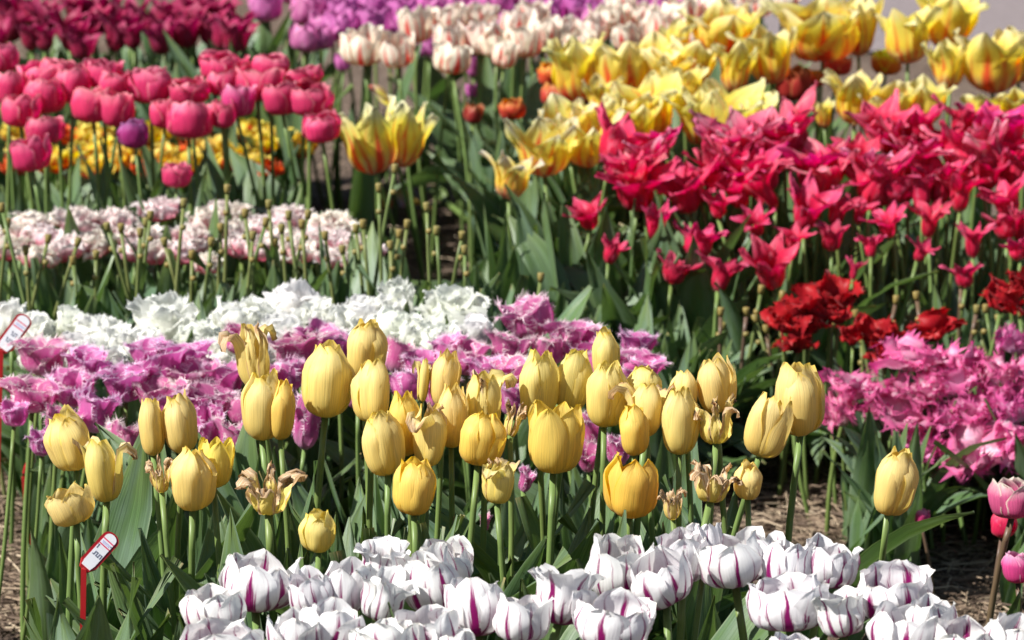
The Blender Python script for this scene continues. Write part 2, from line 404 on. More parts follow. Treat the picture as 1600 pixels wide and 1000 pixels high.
def lily_variant(mat, H=0.06, R=0.02, flare=1.3, tiph=0.95, hw=0.85, prof=POINT, wave=0.0015, crumple=0.0008, jit=1.0, fringe=None, pistil=False, rs=npr, midr=0.72):
    parts = []
    for k in range(6):
        outer = k < 3
        rr = R * (1.0 if outer else 0.93)
        fl = flare * rs.uniform(0.65, 1.2) if jit else flare
        th = tiph * rs.uniform(0.86, 1.08)
        ctrl = [(0.0015, 0), (0.6 * rr, 0.08 * H), (0.92 * rr, 0.26 * H), (rr * 1.0, 0.5 * H), (rr * (1 + (fl - 1) * .35), midr * H), (rr * (1 + (fl - 1) * .75), (midr + th) / 2 * 1.04 * H), (rr * fl, th * H)]
        v, f, u = sheet(ctrl, R * hw * rs.uniform(.88, 1.1), R * 1.15, prof, wave=(wave, rs.uniform(.7, 1.7)), crumple=crumple, mid=0.0008, twist=rs.uniform(-.3, .3), fringe=fringe, rs=rs)
        a = (k % 3) * 2.0944 + (0 if outer else 1.0472) + rs.uniform(-.22, .22)
        parts.append((rotz(v, a), f, u, 0.0))
    return finish_variant(parts, mat, pistil)

def double_variant(mat, n=18, H=0.05, R=0.038, crumple=0.004, wave=0.005, fringe=None, rs=npr, hw=0.6, droop=0.0, prof=BROAD, nu=8, nv=9):
    parts = []
    for k in range(n):
        t = (k + .5) / n                              # inner to outer
        reach = R * (0.18 + 0.85 * t) * rs.uniform(.85, 1.12)
        hh = H * (1.05 - 0.35 * t - droop * t) * rs.uniform(.85, 1.12)
        ctrl = [(0.001, 0), (reach * .55, hh * .15), (reach * .9, hh * .5), (reach * rs.uniform(.85, 1.1), hh * .85), (reach * rs.uniform(.75, 1.35), hh * rs.uniform(.9, 1.05))]
        v, f, u = sheet(ctrl, R * hw * rs.uniform(.75, 1.15), R * 0.8, prof, nu=nu, nv=nv, wave=(wave, rs.uniform(1, 2.4)), crumple=crumple, fringe=fringe, twist=rs.uniform(-.4, .4), rs=rs)
        parts.append((rotz(v, k * 2.39996 + rs.uniform(-.2, .2)), f, u, 0.0))
    return finish_variant(parts, mat)

def parrot_variant(mat, n=8, H=0.035, R=0.055, rs=npr, lift=0.5, fl=0.008, hw=0.5, wave=0.007, crumple=0.004):
    parts = []
    for k in range(n):
        outer = k < n * 0.5
        reach = R * (1.0 if outer else .62) * rs.uniform(.8, 1.15)
        z1 = H * rs.uniform(.25, 1.0) * (1 if outer else 1.3) * (lift + .5)
        ctrl = [(0.001, 0), (reach * .25, H * .12), (reach * .55, z1 * .6), (reach * .85, z1), (reach * 1.05, z1 * rs.uniform(.5, 1.25))]
        v, f, u = sheet(ctrl, R * hw * rs.uniform(.8, 1.15), R * .9, BROAD, nu=9, nv=11, wave=(wave, rs.uniform(1.2, 2.4)), crumple=crumple, fringe=(3, fl, .35, .35), twist=rs.uniform(-.7, .7), rs=rs)
        parts.append((rotz(v, k * 2.39996 + rs.uniform(-.3, .3)), f, u, 0.0))
    return finish_variant(parts, mat)

VAR = {}
def R_(s): return np.random.RandomState(s)
VAR['yellow'] = [cup_variant(PM['yellow'], top=t, R=.0265, H=.072, rs=R_(20 + i), inner_top=.94, hw=h_, mid=.0010, wave=.0022, crumple=.0009, jit=1.5, rc=.76, prof=p_) for i, (t, h_, p_) in enumerate(((.44, .86, ROUND), (.60, .84, BLUNT), (.50, .84, BLUNT), (.70, .86, ROUND), (.52, .82, BLUNT), (.40, .88, ROUND), (.62, .84, BLUNT), (.46, .82, BLUNT), (.56, .86, ROUND), (.66, .88, BLUNT)))]
VAR['yellow_open'] = [cup_variant(PM['yellow'], top=.82, open_=.16, rc=.78, hw=.9, R=.026, H=.066, wave=.003, crumple=.001, rs=R_(40 + i), pistil=True) for i in range(3)]
VAR['yellow_wilt'] = [cup_variant(PM['yellow'], top=.58, rc=.76, hw=.86, prof=BLUNT, R=.026, H=.07, wave=.002, crumple=.001, wilt=w, rs=R_(60 + i)) for i, w in enumerate((2, 3, 3, 2, 4))]
VAR['yellow_dry'] = [cup_variant(PM['yellow'], top=1.0, open_=.5, R=.022, H=.06, wave=.004, crumple=.0028, wilt=6, rs=R_(80 + i), hw=.58) for i in range(3)]
VAR['striped'] = [cup_variant(PM['striped'], top=.86, open_=.12, R=.031, H=.052, bulge=.44, wave=.0034, crumple=.0012, rs=R_(100 + i), hw=.80, mid=.0008, prof=(BLUNT if i % 3 else SPOON), jit=1.7) for i in range(10)]
VAR['striped_open'] = [cup_variant(PM['striped'], top=1.15, open_=.35, R=.031, H=.05, bulge=.46, wave=.005, crumple=.002, rs=R_(120 + i), hw=.8, prof=SPOON, pistil=True, jit=1.6) for i in range(4)]
VAR['fringed'] = [lily_variant(PM['fringed'], H=.052, R=.026, flare=1.55, tiph=.9, hw=.95, prof=BROAD, wave=.0048, crumple=.0015, fringe=(4, .0075, .42, .35), rs=R_(140 + i)) for i in range(9)]
VAR['white_double'] = [double_variant(PM['white_double'], n=13, hw=.74, H=.062, R=.036, crumple=.0038, wave=.006, fringe=(2, .0035, .4, .3), rs=R_(160 + i)) for i in range(5)]
VAR['blush'] = [double_variant(PM['fringe_double'], n=15, H=.045, R=.036, crumple=.003, wave=.005, fringe=(2, .005, .5, .3), rs=R_(180 + i), hw=.5) for i in range(4)]
VAR['pink'] = [cup_variant(PM['pink'], top=t, R=.026, H=.056, bulge=.44, wave=.003, crumple=.0012, prof=BLUNT, hw=.88, mid=.0012, jit=1.5, rs=R_(200 + i)) for i, t in enumerate((.82, .95, .88, .76, 1.0, .9))]
VAR['orange'] = [double_variant(PM['orange'], n=12, H=.035, R=.034, crumple=.002, wave=.003, rs=R_(220 + i), prof=ROUND, nu=6, nv=7) for i in range(4)]
VAR['maroon'] = [lily_variant(PM['maroon'], H=.055, R=.019, flare=1.9, tiph=.9, rs=R_(240 + i)) for i in range(5)]
VAR['violet'] = [cup_variant(PM['violet'], top=.95, open_=.1, R=.024, H=.062, wave=.004, crumple=.0014, hw=.84, jit=1.6, bulge=.42, rs=R_(260 + i)) for i in range(6)]
VAR['flamed_white'] = [cup_variant(PM['flamed_white'], top=.86, open_=.10, R=.023, H=.062, wave=.0036, crumple=.0014, hw=.84, jit=1.6, bulge=.42, rs=R_(280 + i)) for i in range(5)]
VAR['flamed_yellow'] = [lily_variant(PM['flamed_yellow'], H=.075, R=.025, flare=f_, tiph=1.0, hw=1.02, prof=ROUND, wave=.006, crumple=.0024, rs=R_(300 + i), midr=.72) for i, f_ in enumerate((1.35, 1.7, 1.5, 1.8, 1.6, 1.3, 1.45))]
VAR['flamed_spread'] = [lily_variant(PM['flamed_yellow'], H=.068, R=.024, flare=1.9, tiph=.92, hw=.95, prof=POINT, wave=.004, crumple=.0018, rs=R_(320 + i)) for i in range(2)]
VAR['flamed_goblet'] = [lily_variant(PM['flamed_yellow'], H=.078, R=.024, flare=f_, tiph=1.0, hw=.86, prof=POINT, wave=.004, crumple=.0018, rs=R_(330 + i), midr=.74) for i, f_ in enumerate((1.5, 1.65, 1.8))]
VAR['lily'] = [lily_variant(PM['lily'], H=.064, R=.016, flare=f * 1.45, tiph=.92, hw=.95, crumple=.0022, wave=.003, midr=.66, rs=R_(340 + i), pistil=(i % 3 == 0)) for i, f in enumerate((1.7, 2.1, 1.5, 2.3, 1.9, 1.6, 2.0, 2.4))]
VAR['parrot_red'] = [parrot_variant(PM['parrot_red'], n=9, H=.05, R=.042, rs=R_(360 + i), lift=.7, fl=.005, hw=.56, wave=.008, crumple=.004) for i in range(4)]
VAR['parrot_pink'] = [parrot_variant(PM['parrot_pink'], n=8, H=.036, R=.055, rs=R_(380 + i), lift=.5, fl=.012, hw=.60, wave=.010) for i in range(6)]
VAR['red_yellow'] = [cup_variant(PM['red_yellow'], top=.8, open_=.1, R=.024, H=.05, wave=.003, crumple=.001, rs=R_(400 + i)) for i in range(3)]

# stems: unit height, two or three bends
def tube(path, rad, ns=7):
    P = np.array(path, float); n = len(P)
    verts, faces = [], []
    T = np.gradient(P, axis=0)
    for i in range(n):
        t = T[i] / np.linalg.norm(T[i])
        a = np.cross(t, (0.3, 1, 0.1)); a /= np.linalg.norm(a); b = np.cross(t, a)
        r = rad[i] if hasattr(rad, '__len__') else rad
        for k in range(ns):
            q = 2 * math.pi * k / ns
            verts.append(P[i] + r * (math.cos(q) * a + math.sin(q) * b))
    for i in range(n - 1):
        for k in range(ns):
            faces.append((i * ns + k, i * ns + (k + 1) % ns, (i + 1) * ns + (k + 1) % ns, (i + 1) * ns + k))
    faces.append(tuple(range((n - 1) * ns, n * ns))); faces.append(tuple(range(ns - 1, -1, -1)))
    return verts, faces
def stem_mesh(mat, amp, r0=.0042, r1=.0034, name='stem', flip=1):
    z = np.linspace(0, 1, 10)
    path = np.stack([amp * np.sin(z * math.pi) * flip, amp * .6 * np.sin(z * math.pi * 2), z], 1)
    # tube radii live in x and y only because height is scaled separately
    verts, faces = [], []
    ns = 7
    for i, p in enumerate(path):
        r = r0 + (r1 - r0) * z[i]
        for k in range(ns):
            q = 2 * math.pi * k / ns
            verts.append((p[0] + r * math.cos(q), p[1] + r * math.sin(q), p[2]))
    for i in range(len(path) - 1):
        for k in range(ns):
            faces.append((i * ns + k, i * ns + (k + 1) % ns, (i + 1) * ns + (k + 1) % ns, (i + 1) * ns + k))
    faces.append(tuple(range((len(path) - 1) * ns, len(path) * ns)))
    return make_mesh(name, verts, faces, mat)
STEMS = [stem_mesh(STEM, a) for a in (.004, .010, .016, -.006, -.012, -.018)]
STEMS_DARK = [stem_mesh(STEM_DARK, a) for a in (.006, -.008)]
STUBS = [stem_mesh(STUB, a, .0038, .0031) for a in (.004, .016, -.012, -.022, .024)]
def stub_tip():
    v, f = tube([(0, 0, -.004), (0, 0, 0), (0, 0, .006), (0, 0, .007)], [.0034, .0040, .0046, .0036], 7)
    return make_mesh('stalk_tip', v, f, STUB_TIP)
def stub_ring():
    v, f = tube([(0, 0, -.003), (0, 0, 0), (0, 0, .003)], [.0034, .0041, .0034], 7)
    return make_mesh('stalk_node', v, f, STUB_TIP)
TIP, RING = stub_tip(), stub_ring()
def pistil_mesh():
    v, f = tube([(0, 0, 0), (0, 0, .012), (0, 0, .022), (0, 0, .025), (0, 0, .027)], [.0035, .004, .0033, .0058, .003], 8)
    return make_mesh('pistil', v, f, PISTIL)
PIST = pistil_mesh()
def anther_mesh():
    v, f = tube([(.006, 0, .002), (.010, 0, .012), (.011, 0, .015), (.012, 0, .023)], [.0008, .0008, .0017, .0010], 5)
    return make_mesh('stamen', v, f, ANTHER)
ANTH = anther_mesh()

# leaves: unit length about 1, various arches
def leaf_arrays(i):
    rs = R_(500 + i)
    b = [(0, 0), (.03, .22), (.07, .5), (.13, .78), (.22, 1.0)]
    style = i % 5
    if style == 1: b = [(0, 0), (.06, .22), (.16, .5), (.30, .74), (.48, .86)]
    if style == 2: b = [(0, 0), (.02, .25), (.03, .55), (.06, .8), (.07, 1.0)]
    if style == 3: b = [(0, 0), (.10, .2), (.28, .42), (.52, .52), (.74, .44)]
    if style == 4: b = [(0, 0), (.04, .22), (.10, .48), (.20, .74), (.36, .93)]
    b = [(x + rs.uniform(-.015, .015), z) for x, z in b]
    return sheet(b, rs.uniform(.072, .105), [(0, .05), (.4, .10), (1, .16)], LANCE, nu=7, nv=12, wave=(rs.uniform(.006, .022), rs.uniform(1, 2.2)), crumple=.004, mid=-.006, twist=rs.uniform(-.9, .9), rs=rs)
LEAVES_RAW = [leaf_arrays(i) for i in range(15)]
LEAVES = [make_mesh('leaf', v, f, LEAF, u) for v, f, u in LEAVES_RAW]

# ------------------------------------------------------------------ the ground
def cluster_noise(x, y):
    return (np.sin(x * 9.1 + 1) * np.sin(y * 7.7 + 2) * .5 + np.sin(x * 23 + y * 11) * .25 + np.sin(x * 47 - y * 39 + 3) * .15 + np.sin(x * 91 + y * 83) * .1)
def build_ground():
    xs = np.unique(np.r_[np.linspace(-80, -2, 20), np.linspace(-2, 2.4, 200), np.linspace(2.4, 80, 20)])
    ys = np.unique(np.r_[np.linspace(-20, 2.4, 12), np.linspace(2.4, 9, 260), np.linspace(9, 140, 24)])
    X, Y = np.meshgrid(xs, ys)
    near = np.clip((9 - Y) / 1.0, 0, 1) * np.clip((3 - np.abs(X)) / .6, 0, 1)
    Z = 0.012 * cluster_noise(X, Y) * near
    nx, ny = len(xs), len(ys)
    faces = [(i * nx + j, i * nx + j + 1, (i + 1) * nx + j + 1, (i + 1) * nx + j) for i in range(ny - 1) for j in range(nx - 1)]
    o = new_obj('ground', make_mesh('ground', np.stack([X, Y, Z], -1).reshape(-1, 3), faces, SOIL))
    o['kind'] = 'structure'
def build_road():
    a = ground_at(1340, 92); y0 = a.y
    xs = np.linspace(0.2, 40, 30)
    v, f = [], []
    for i, x in enumerate(xs):
        e = y0 + 0.05 * math.sin(x * 3.1) + .03 * math.sin(x * 9)
        v += [(x, e, 0.012), (x, e + .12, 0.03), (x, 60, .03)]
    for i in range(len(xs) - 1):
        for k in range(2): f.append((i * 3 + k, (i + 1) * 3 + k, (i + 1) * 3 + k + 1, i * 3 + k + 1))
    o = new_obj('road', make_mesh('road', v, f, ROAD)); o['kind'] = 'structure'
build_ground(); build_road()

# ------------------------------------------------------------------ where the tulips stand: (x, y, width, height) read off the photograph
SPECS = []
def lerp_depth(y, a):
    (y0, d0), (y1, d1) = a
    t = (y - y0) / (y1 - y0)
    return d0 + (d1 - d0) * max(-.3, min(1.3, t))
def add(kind, rows, depth, var, leaves=2, leafh=.62, tint=None, tintvar=.06, wear=0.0, tilt=9, stemset=None, name=None, lean=.035, headh=None):
    for r in rows:
        x, y, w, h = r[:4]; opt = r[4] if len(r) > 4 else {}
        SPECS.append(dict(kind=kind, name=name or kind, x=x, y=y, w=w, h=h, D=opt.get('D', lerp_depth(y, depth)), var=opt.get('var', var),
                          leaves=opt.get('leaves', leaves), leafh=leafh, tint=opt.get('tint', tint), tv=tintvar, wear=opt.get('wear', wear), tilt=tilt,
                          tiltx=opt.get('tiltx'), stems=stemset, base=opt.get('base'), lean=lean, look=opt.get('look')))

Y_DEPTH = ((530, 3.36), (830, 3.10))
dry = dict(var='yellow_dry', wear=1.0, look='shrivelled brown-gold')
wl = dict(var='yellow_wilt', wear=.25, look='fading yellow, dry-tipped')
op = dict(var='yellow_open', look='wide open golden yellow', tint=(1, .95, .60))
deep = dict(tint=(1.0, .92, .58), look='deep golden yellow')
small = dict(look='small short-stemmed yellow')
add('yellow_tulip', [
    (107, 687, 68, 105, dict(tiltx=-14)), (160, 733, 80, 113, wl), (110, 790, 66, 66, dict(tiltx=-18, var='yellow_open')), (236, 666, 40, 97, {}), (280, 660, 54, 102, {}),
    (300, 748, 68, 107, {}), (337, 722, 55, 86, op), (250, 742, 44, 60, dry), (420, 768, 100, 80, dry), (395, 556, 64, 108, wl), (411, 631, 66, 120, {}), (441, 640, 40, 100, deep),
    (512, 593, 78, 126, {}), (570, 545, 60, 100, {}), (582, 610, 58, 105, {}), (597, 690, 62, 113, {}), (632, 661, 50, 110, deep), (672, 680, 58, 103, wl), (697, 592, 46, 96, {}),
    (662, 594, 25, 74, wl), (707, 650, 46, 106, {}), (756, 629, 64, 105, wl), (753, 685, 66, 92, deep), (803, 656, 36, 56, dry), (842, 600, 62, 116, {}), (897, 592, 52, 110, {}),
    (947, 555, 44, 92, {}), (947, 616, 58, 110, {}), (867, 683, 82, 122, op), (1010, 638, 76, 96, wl), (1005, 602, 55, 66, {}), (990, 672, 48, 84, deep), (1062, 658, 54, 110, {}),
    (1070, 610, 40, 66, {}), (987, 760, 80, 106, dict(tint=(1.0, .82, .42), look='deep amber yellow')), (780, 753, 62, 74, dict(var='yellow_wilt', wear=.5, look='fading yellow, dry-tipped')), (650, 760, 64, 96, deep), (498, 829, 50, 74, small),
    (1117, 600, 60, 96, {}), (1118, 658, 76, 78, dict(var='yellow_dry', wear=.6, look='ragged half-withered yellow')), (1202, 665, 62, 108, {}), (1247, 622, 74, 126, {}), (1113, 755, 80, 66, dict(dry, leaves=2)), (1170, 750, 43, 66, dict(small, leaves=1)),
    (1397, 752, 62, 116, dict(tiltx=9, base=(1350, 3.2), leaves=1)), (1050, 787, 42, 55, dry)],
    Y_DEPTH, 'yellow', leaves=3, leafh=.80, tintvar=.06, tilt=9)

W_DEPTH = ((850, 3.03), (1000, 2.85))
so = dict(var='striped_open', look='wide open')
add('striped_tulip', [
    (402, 910, 116, 96, dict(tiltx=6)), (332, 953, 92, 75), (342, 1012, 118, 85), (485, 928, 66, 74), (545, 917, 74, 86), (600, 932, 86, 84, so), (600, 878, 80, 66, so), (675, 905, 96, 112),
    (698, 880, 84, 76), (462, 992, 80, 82), (520, 982, 90, 86), (600, 1005, 98, 82), (664, 990, 106, 86), (742, 946, 90, 102), (812, 966, 88, 84), (878, 932, 104, 96, so), (958, 970, 118, 88),
    (965, 884, 100, 104), (1030, 906, 92, 90), (1066, 868, 84, 92), (1142, 873, 116, 96), (1230, 884, 74, 86), (1292, 881, 82, 80), (1232, 942, 120, 94), (1312, 958, 90, 82, so), (1395, 922, 108, 86),
    (1415, 988, 112, 90), (1500, 998, 108, 84), (1582, 1002, 74, 80), (1245, 1030, 84, 80), (708, 1012, 66, 70), (1455, 968, 70, 70), (1100, 850, 60, 70), (398, 1040, 80, 70), (1195, 872, 60, 76)],
    W_DEPTH, 'striped', leaves=2, leafh=.7, tintvar=.02, tilt=15)

P_DEPTH = ((500, 3.94), (700, 3.66))
add('fringed_tulip', [
    (66, 557, 100, 66), (133, 570, 76, 60), (52, 618, 96, 60), (115, 608, 80, 60), (150, 642, 76, 72), (196, 600, 90, 62), (252, 578, 90, 66), (304, 592, 86, 62), (290, 556, 86, 58), (322, 628, 100, 60),
    (350, 592, 72, 66), (378, 530, 66, 54), (196, 690, 62, 70), (66, 691, 46, 46), (326, 662, 62, 70), (366, 682, 62, 56), (467, 545, 92, 62), (450, 584, 64, 60), (480, 655, 60, 96), (622, 555, 56, 60),
    (637, 602, 62, 54), (728, 560, 64, 56), (795, 546, 76, 62), (826, 496, 92, 74, dict(look='tall standout')), (885, 522, 72, 50), (898, 536, 76, 50), (855, 547, 54, 54), (995, 538, 66, 54), (1002, 570, 74, 42), (790, 592, 76, 58), (800, 622, 56, 60),
    (925, 672, 46, 62), (918, 716, 44, 48), (966, 700, 46, 56), (822, 750, 28, 42), (500, 530, 70, 50), (560, 612, 60, 60), (660, 570, 60, 50), (525, 540, 60, 50), (246, 616, 84, 56), (22, 646, 50, 44), (95, 660, 70, 50),
    (230, 552, 66, 46), (760, 580, 60, 50), (700, 545, 54, 46), (945, 570, 60, 50), (975, 590, 50, 46), (410, 600, 56, 60), (870, 600, 60, 56), (380, 640, 56, 60), (270, 640, 60, 56), (685, 610, 60, 60), (758, 816, 20, 30)],
    P_DEPTH, 'fringed', leaves=2, leafh=.7, tintvar=.12, tilt=16)

add('ruffled_white_tulip', [
    (15, 502, 60, 60), (55, 520, 70, 56), (108, 506, 56, 52), (150, 520, 78, 60), (120, 552, 72, 54), (190, 540, 76, 60), (264, 506, 96, 84), (226, 546, 80, 56), (310, 528, 70, 56), (365, 506, 88, 72),
    (402, 498, 70, 62), (456, 480, 92, 78), (440, 524, 80, 60), (500, 500, 76, 60), (530, 512, 72, 60), (565, 500, 76, 62), (592, 496, 74, 66), (625, 472, 56, 66), (620, 516, 80, 62), (654, 524, 74, 60),
    (706, 494, 100, 82), (690, 534, 80, 56), (744, 526, 70, 58), (570, 540, 74, 54), (480, 545, 76, 52), (340, 552, 80, 52), (170, 566, 70, 46), (60, 556, 70, 50), (412, 548, 70, 50)],
    ((470, 4.18), (540, 3.98)), 'white_double', leaves=2, leafh=.8, tintvar=.03, tilt=12)

add('blush_fringed_tulip', [
    (250, 328, 64, 42), (125, 346, 74, 52), (183, 343, 56, 42), (225, 368, 54, 44), (30, 366, 66, 46), (70, 372, 60, 48), (100, 388, 66, 48), (150, 382, 60, 46), (14, 388, 56, 44), (60, 402, 60, 42), (320, 346, 56, 48),
    (300, 372, 52, 42), (370, 336, 44, 42), (362, 362, 52, 44), (406, 356, 52, 44), (380, 384, 56, 46), (450, 342, 60, 50), (516, 352, 70, 52), (490, 372, 56, 44), (532, 378, 56, 44), (440, 372, 56, 46), (325, 411, 36, 38),
    (404, 388, 50, 42), (466, 392, 52, 42), (520, 402, 48, 38), (556, 388, 48, 40), (212, 390, 52, 42), (244, 394, 52, 42), (50, 348, 60, 42), (590, 392, 26, 24), (345, 330, 46, 36), (180, 372, 50, 44), (282, 395, 50, 40)],
    ((320, 4.66), (410, 4.44)), 'blush', leaves=2, leafh=.75, tintvar=.05, tilt=12)

pur = dict(tint=(.55, .6, 1.15), look='purple')
add('pink_tulip', [
    (8, 90, 36, 46), (15, 136, 44, 56), (68, 148, 52, 60), (66, 120, 56, 46), (32, 172, 52, 54), (115, 130, 50, 62), (160, 116, 50, 48), (145, 163, 57, 58), (182, 170, 46, 56), (180, 132, 50, 48), (235, 133, 56, 58),
    (295, 142, 52, 44), (347, 103, 60, 44), (350, 128, 40, 44), (256, 177, 34, 46), (296, 186, 62, 62), (348, 177, 36, 46), (371, 157, 46, 52, dict(tint=(.95, 1.3, 1.35))), (404, 129, 60, 58), (422, 103, 52, 40), (440, 152, 50, 56),
    (485, 154, 56, 56), (475, 120, 50, 34), (502, 198, 52, 50), (275, 273, 38, 40), (47, 240, 50, 56), (70, 202, 48, 46), (209, 209, 40, 45, pur), (90, 112, 50, 46)],
    ((100, 4.85), (270, 4.65)), 'pink', leaves=2, leafh=.62, tintvar=.08, tilt=7)

jr = random.Random(77)
def jitter_grid(x0, x1, y0, y1, nx, ny, w, h, jx=.4, jy=.35, slope=0.0, wv=.15):
    out = []
    for j in range(ny):
        for i in range(nx):
            x = x0 + (x1 - x0) * (i + .5 + (j % 2) * .5 - .25 + jr.uniform(-jx, jx)) / nx
            y = y0 + (y1 - y0) * (j + .5 + jr.uniform(-jy, jy)) / ny + slope * (x - x0)
            k = 1 + jr.uniform(-wv, wv)
            out.append((x, y, w * k, h * k))
    return out
add('orange_double_tulip', [(*r, dict(tint=[(1, 1.12, 1.3), (.95, .22, .4), (1, 1.08, 1.1), (1, 1.12, 1.6), (1, 1.15, 1.6)][i * 3 % 5])) for i, r in enumerate(jitter_grid(0, 465, 196, 268, 11, 3, 46, 40))], ((200, 5.34), (265, 5.08)), 'orange', leaves=2, leafh=.7, tintvar=.10, tilt=14)
add('maroon_lily_tulip', jitter_grid(0, 385, 6, 62, 11, 3, 46, 48) + [(128, 72, 44, 44), (352, 52, 60, 56), (290, 50, 48, 50)], ((20, 5.72), (80, 5.5)), 'maroon', leaves=2, leafh=.6, tintvar=.12, tilt=10)
vio = [r for r in jitter_grid(400, 1120, -22, 48, 16, 3, 46, 50) if not (r[0] < 440 and r[1] > 20)]
vio = [r if r[0] > 520 else (*r, dict(tint=(1.12, 1.25, 1.05), look='pale pink-violet')) for r in vio]
add('violet_tulip', vio + [(478, 60, 44, 44, dict(tint=(1.15, 1.4, 1.1), look='pale pink-violet')), (535, 97, 20, 28), (738, 104, 18, 30), (738, 140, 18, 24), (670, 70, 36, 36), (500, 58, 40, 40)], ((-10, 5.95), (65, 5.65)), 'violet', leaves=2, leafh=.6, tintvar=.10, tilt=7)
add('cream_flamed_tulip', [
    (567, 72, 58, 60), (620, 76, 48, 58), (648, 36, 46, 62), (700, 30, 46, 52), (702, 62, 40, 50), (708, 90, 52, 52), (752, 56, 56, 58), (745, 22, 54, 40), (790, 84, 36, 44), (806, 40, 46, 56), (818, 64, 46, 52), (850, 50, 46, 58), (832, 18, 44, 40),
    (882, 46, 40, 46), (922, 44, 50, 52), (950, 30, 50, 58), (980, 56, 46, 46), (1002, 22, 46, 48), (1032, 42, 46, 60), (1064, 20, 50, 54), (1086, 48, 50, 52), (1122, 12, 46, 50), (1180, 8, 50, 40), (905, 66, 42, 42), (1150, 22, 44, 44), (970, 8, 44, 40), (1222, 0, 46, 36), (775, 66, 40, 46)],
    ((10, 5.55), (85, 5.28)), 'flamed_white', leaves=2, leafh=.6, tintvar=.04, tilt=7)
sp_ = dict(var='flamed_spread')
add('yellow_flamed_tulip', [
    (578, 218, 96, 104, dict(var='flamed_goblet', base=(655, 5.0), leaves=2, tiltx=-12, tint=(1.0, 1.05, 1.35), look='pale lemon left-leaning')), (632, 208, 62, 100, dict(var='flamed_goblet', base=(675, 5.05), tiltx=10, tint=(1.0, 1.04, 1.3), look='lone right-leaning')), (900, 106, 76, 100), (966, 112, 72, 88), (1022, 100, 70, 72), (1012, 168, 90, 96), (850, 232, 84, 86, dict(tint=(1.0, 1.03, 1.35), var='flamed_goblet')), (800, 276, 64, 70, dict(sp_, tint=(1.0, 1.0, 1.4), look='pale drooping')), (880, 198, 70, 76, dict(tint=(1.0, 1.03, 1.3))), (916, 216, 80, 90, dict(tint=(1.0, 1.02, 1.3), var='flamed_goblet')), (942, 192, 62, 76),
    (986, 192, 70, 84), (1130, 48, 90, 84), (1150, 106, 56, 76), (1202, 86, 76, 86), (1285, 46, 106, 98), (1344, 40, 52, 88), (1416, 54, 70, 86), (1480, 28, 90, 90), (1552, 94, 104, 100), (1594, 88, 60, 76), (1138, 186, 110, 108), (1080, 100, 62, 74), (1090, 182, 64, 84), (1336, 152, 72, 84),
    (1386, 166, 66, 66), (1442, 160, 62, 72), (1482, 100, 52, 72), (1540, 166, 52, 42), (1592, 164, 44, 46), (1052, 68, 52, 60), (1068, 134, 54, 66), (1286, 178, 28, 40), (1044, 116, 60, 70), (1180, 190, 40, 60), (940, 150, 50, 60)],
    ((30, 5.2), (280, 4.68)), 'flamed_yellow', leaves=3, leafh=.6, tintvar=.05, tilt=10)
add('red_rimmed_tulip', [(1385, 98, 46, 42, dict(tint=(1.2, 2.6, 1), look='orange')), (1308, 102, 44, 36, dict(tint=(1.1, .8, 2.0), look='pink-red')), (1240, 130, 52, 60, dict(tint=(.6, .4, 1))), (1276, 122, 24, 30), (860, 116, 42, 40), (876, 150, 54, 46, dict(tint=(.7, .6, 1))), (926, 142, 44, 46, dict(tint=(.6, .5, 1))),
    (740, 178, 30, 34, dict(tint=(.5, .35, 1), look='dark red')), (800, 171, 40, 36, dict(tint=(.8, .6, 1)))], ((90, 5.25), (180, 5.1)), 'red_yellow', leaves=2, leafh=.6, tintvar=.05)
top = jitter_grid(962, 1610, 208, 300, 9, 4, 80, 68, jx=.55, jy=.7, slope=-.035, wv=.28)
LILY_TINTS = [(1, 1, 1), (1.05, 2.4, 1.6), (.85, .6, .7), (1.08, 3.6, 2.1), (1, 1.2, 1.1), (.95, .8, 1.25), (1.05, 1.8, 1.3)]
top = [(*r, dict(tint=LILY_TINTS[i * 5 % 7])) for i, r in enumerate(top)]
mid_ = [(980, 268, 62, 66), (1068, 300, 82, 70), (1120, 262, 62, 70), (1150, 296, 54, 60), (1192, 300, 62, 64), (1262, 325, 74, 74), (1308, 330, 50, 46), (1366, 290, 64, 70), (1402, 290, 74, 56), (1222, 215, 76, 60), (1388, 214, 60, 56), (1482, 225, 60, 50), (1470, 290, 60, 60), (1500, 300, 66, 60), (1560, 230, 70, 64), (1570, 312, 66, 56), (1590, 270, 50, 60), (1440, 300, 54, 62),
    (1180, 350, 50, 44), (1240, 372, 40, 36), (1344, 330, 36, 40), (1386, 350, 54, 46), (1452, 344, 48, 56), (1520, 376, 44, 52), (1572, 352, 50, 44), (1360, 384, 38, 36), (1440, 392, 44, 36), (1596, 350, 36, 50)]
low = [(918, 336, 56, 48), (957, 391, 34, 42), (1026, 346, 40, 56), (1055, 421, 48, 46), (1092, 376, 62, 56), (1128, 428, 60, 56), (1204, 416, 64, 76), (1506, 430, 46, 40), (1300, 370, 40, 44), (1335, 420, 24, 34), (1122, 320, 50, 44), (1590, 390, 40, 34)]
add('lily_tulip', top + mid_ + low, ((200, 4.74), (430, 4.48)), 'lily', leaves=2, leafh=.55, tintvar=.18, tilt=24)
add('red_parrot_tulip', [(1250, 482, 84, 62), (1302, 462, 72, 58), (1244, 526, 62, 54), (1376, 520, 68, 64), (1330, 522, 38, 38), (1456, 510, 72, 52), (1572, 466, 72, 52), (1592, 438, 44, 52), (1226, 502, 46, 40), (1382, 552, 52, 40), (1310, 490, 40, 34), (1270, 500, 50, 44)],
    ((450, 4.34), (550, 4.28)), 'parrot_red', leaves=1, leafh=.6, tintvar=.12, tilt=16)
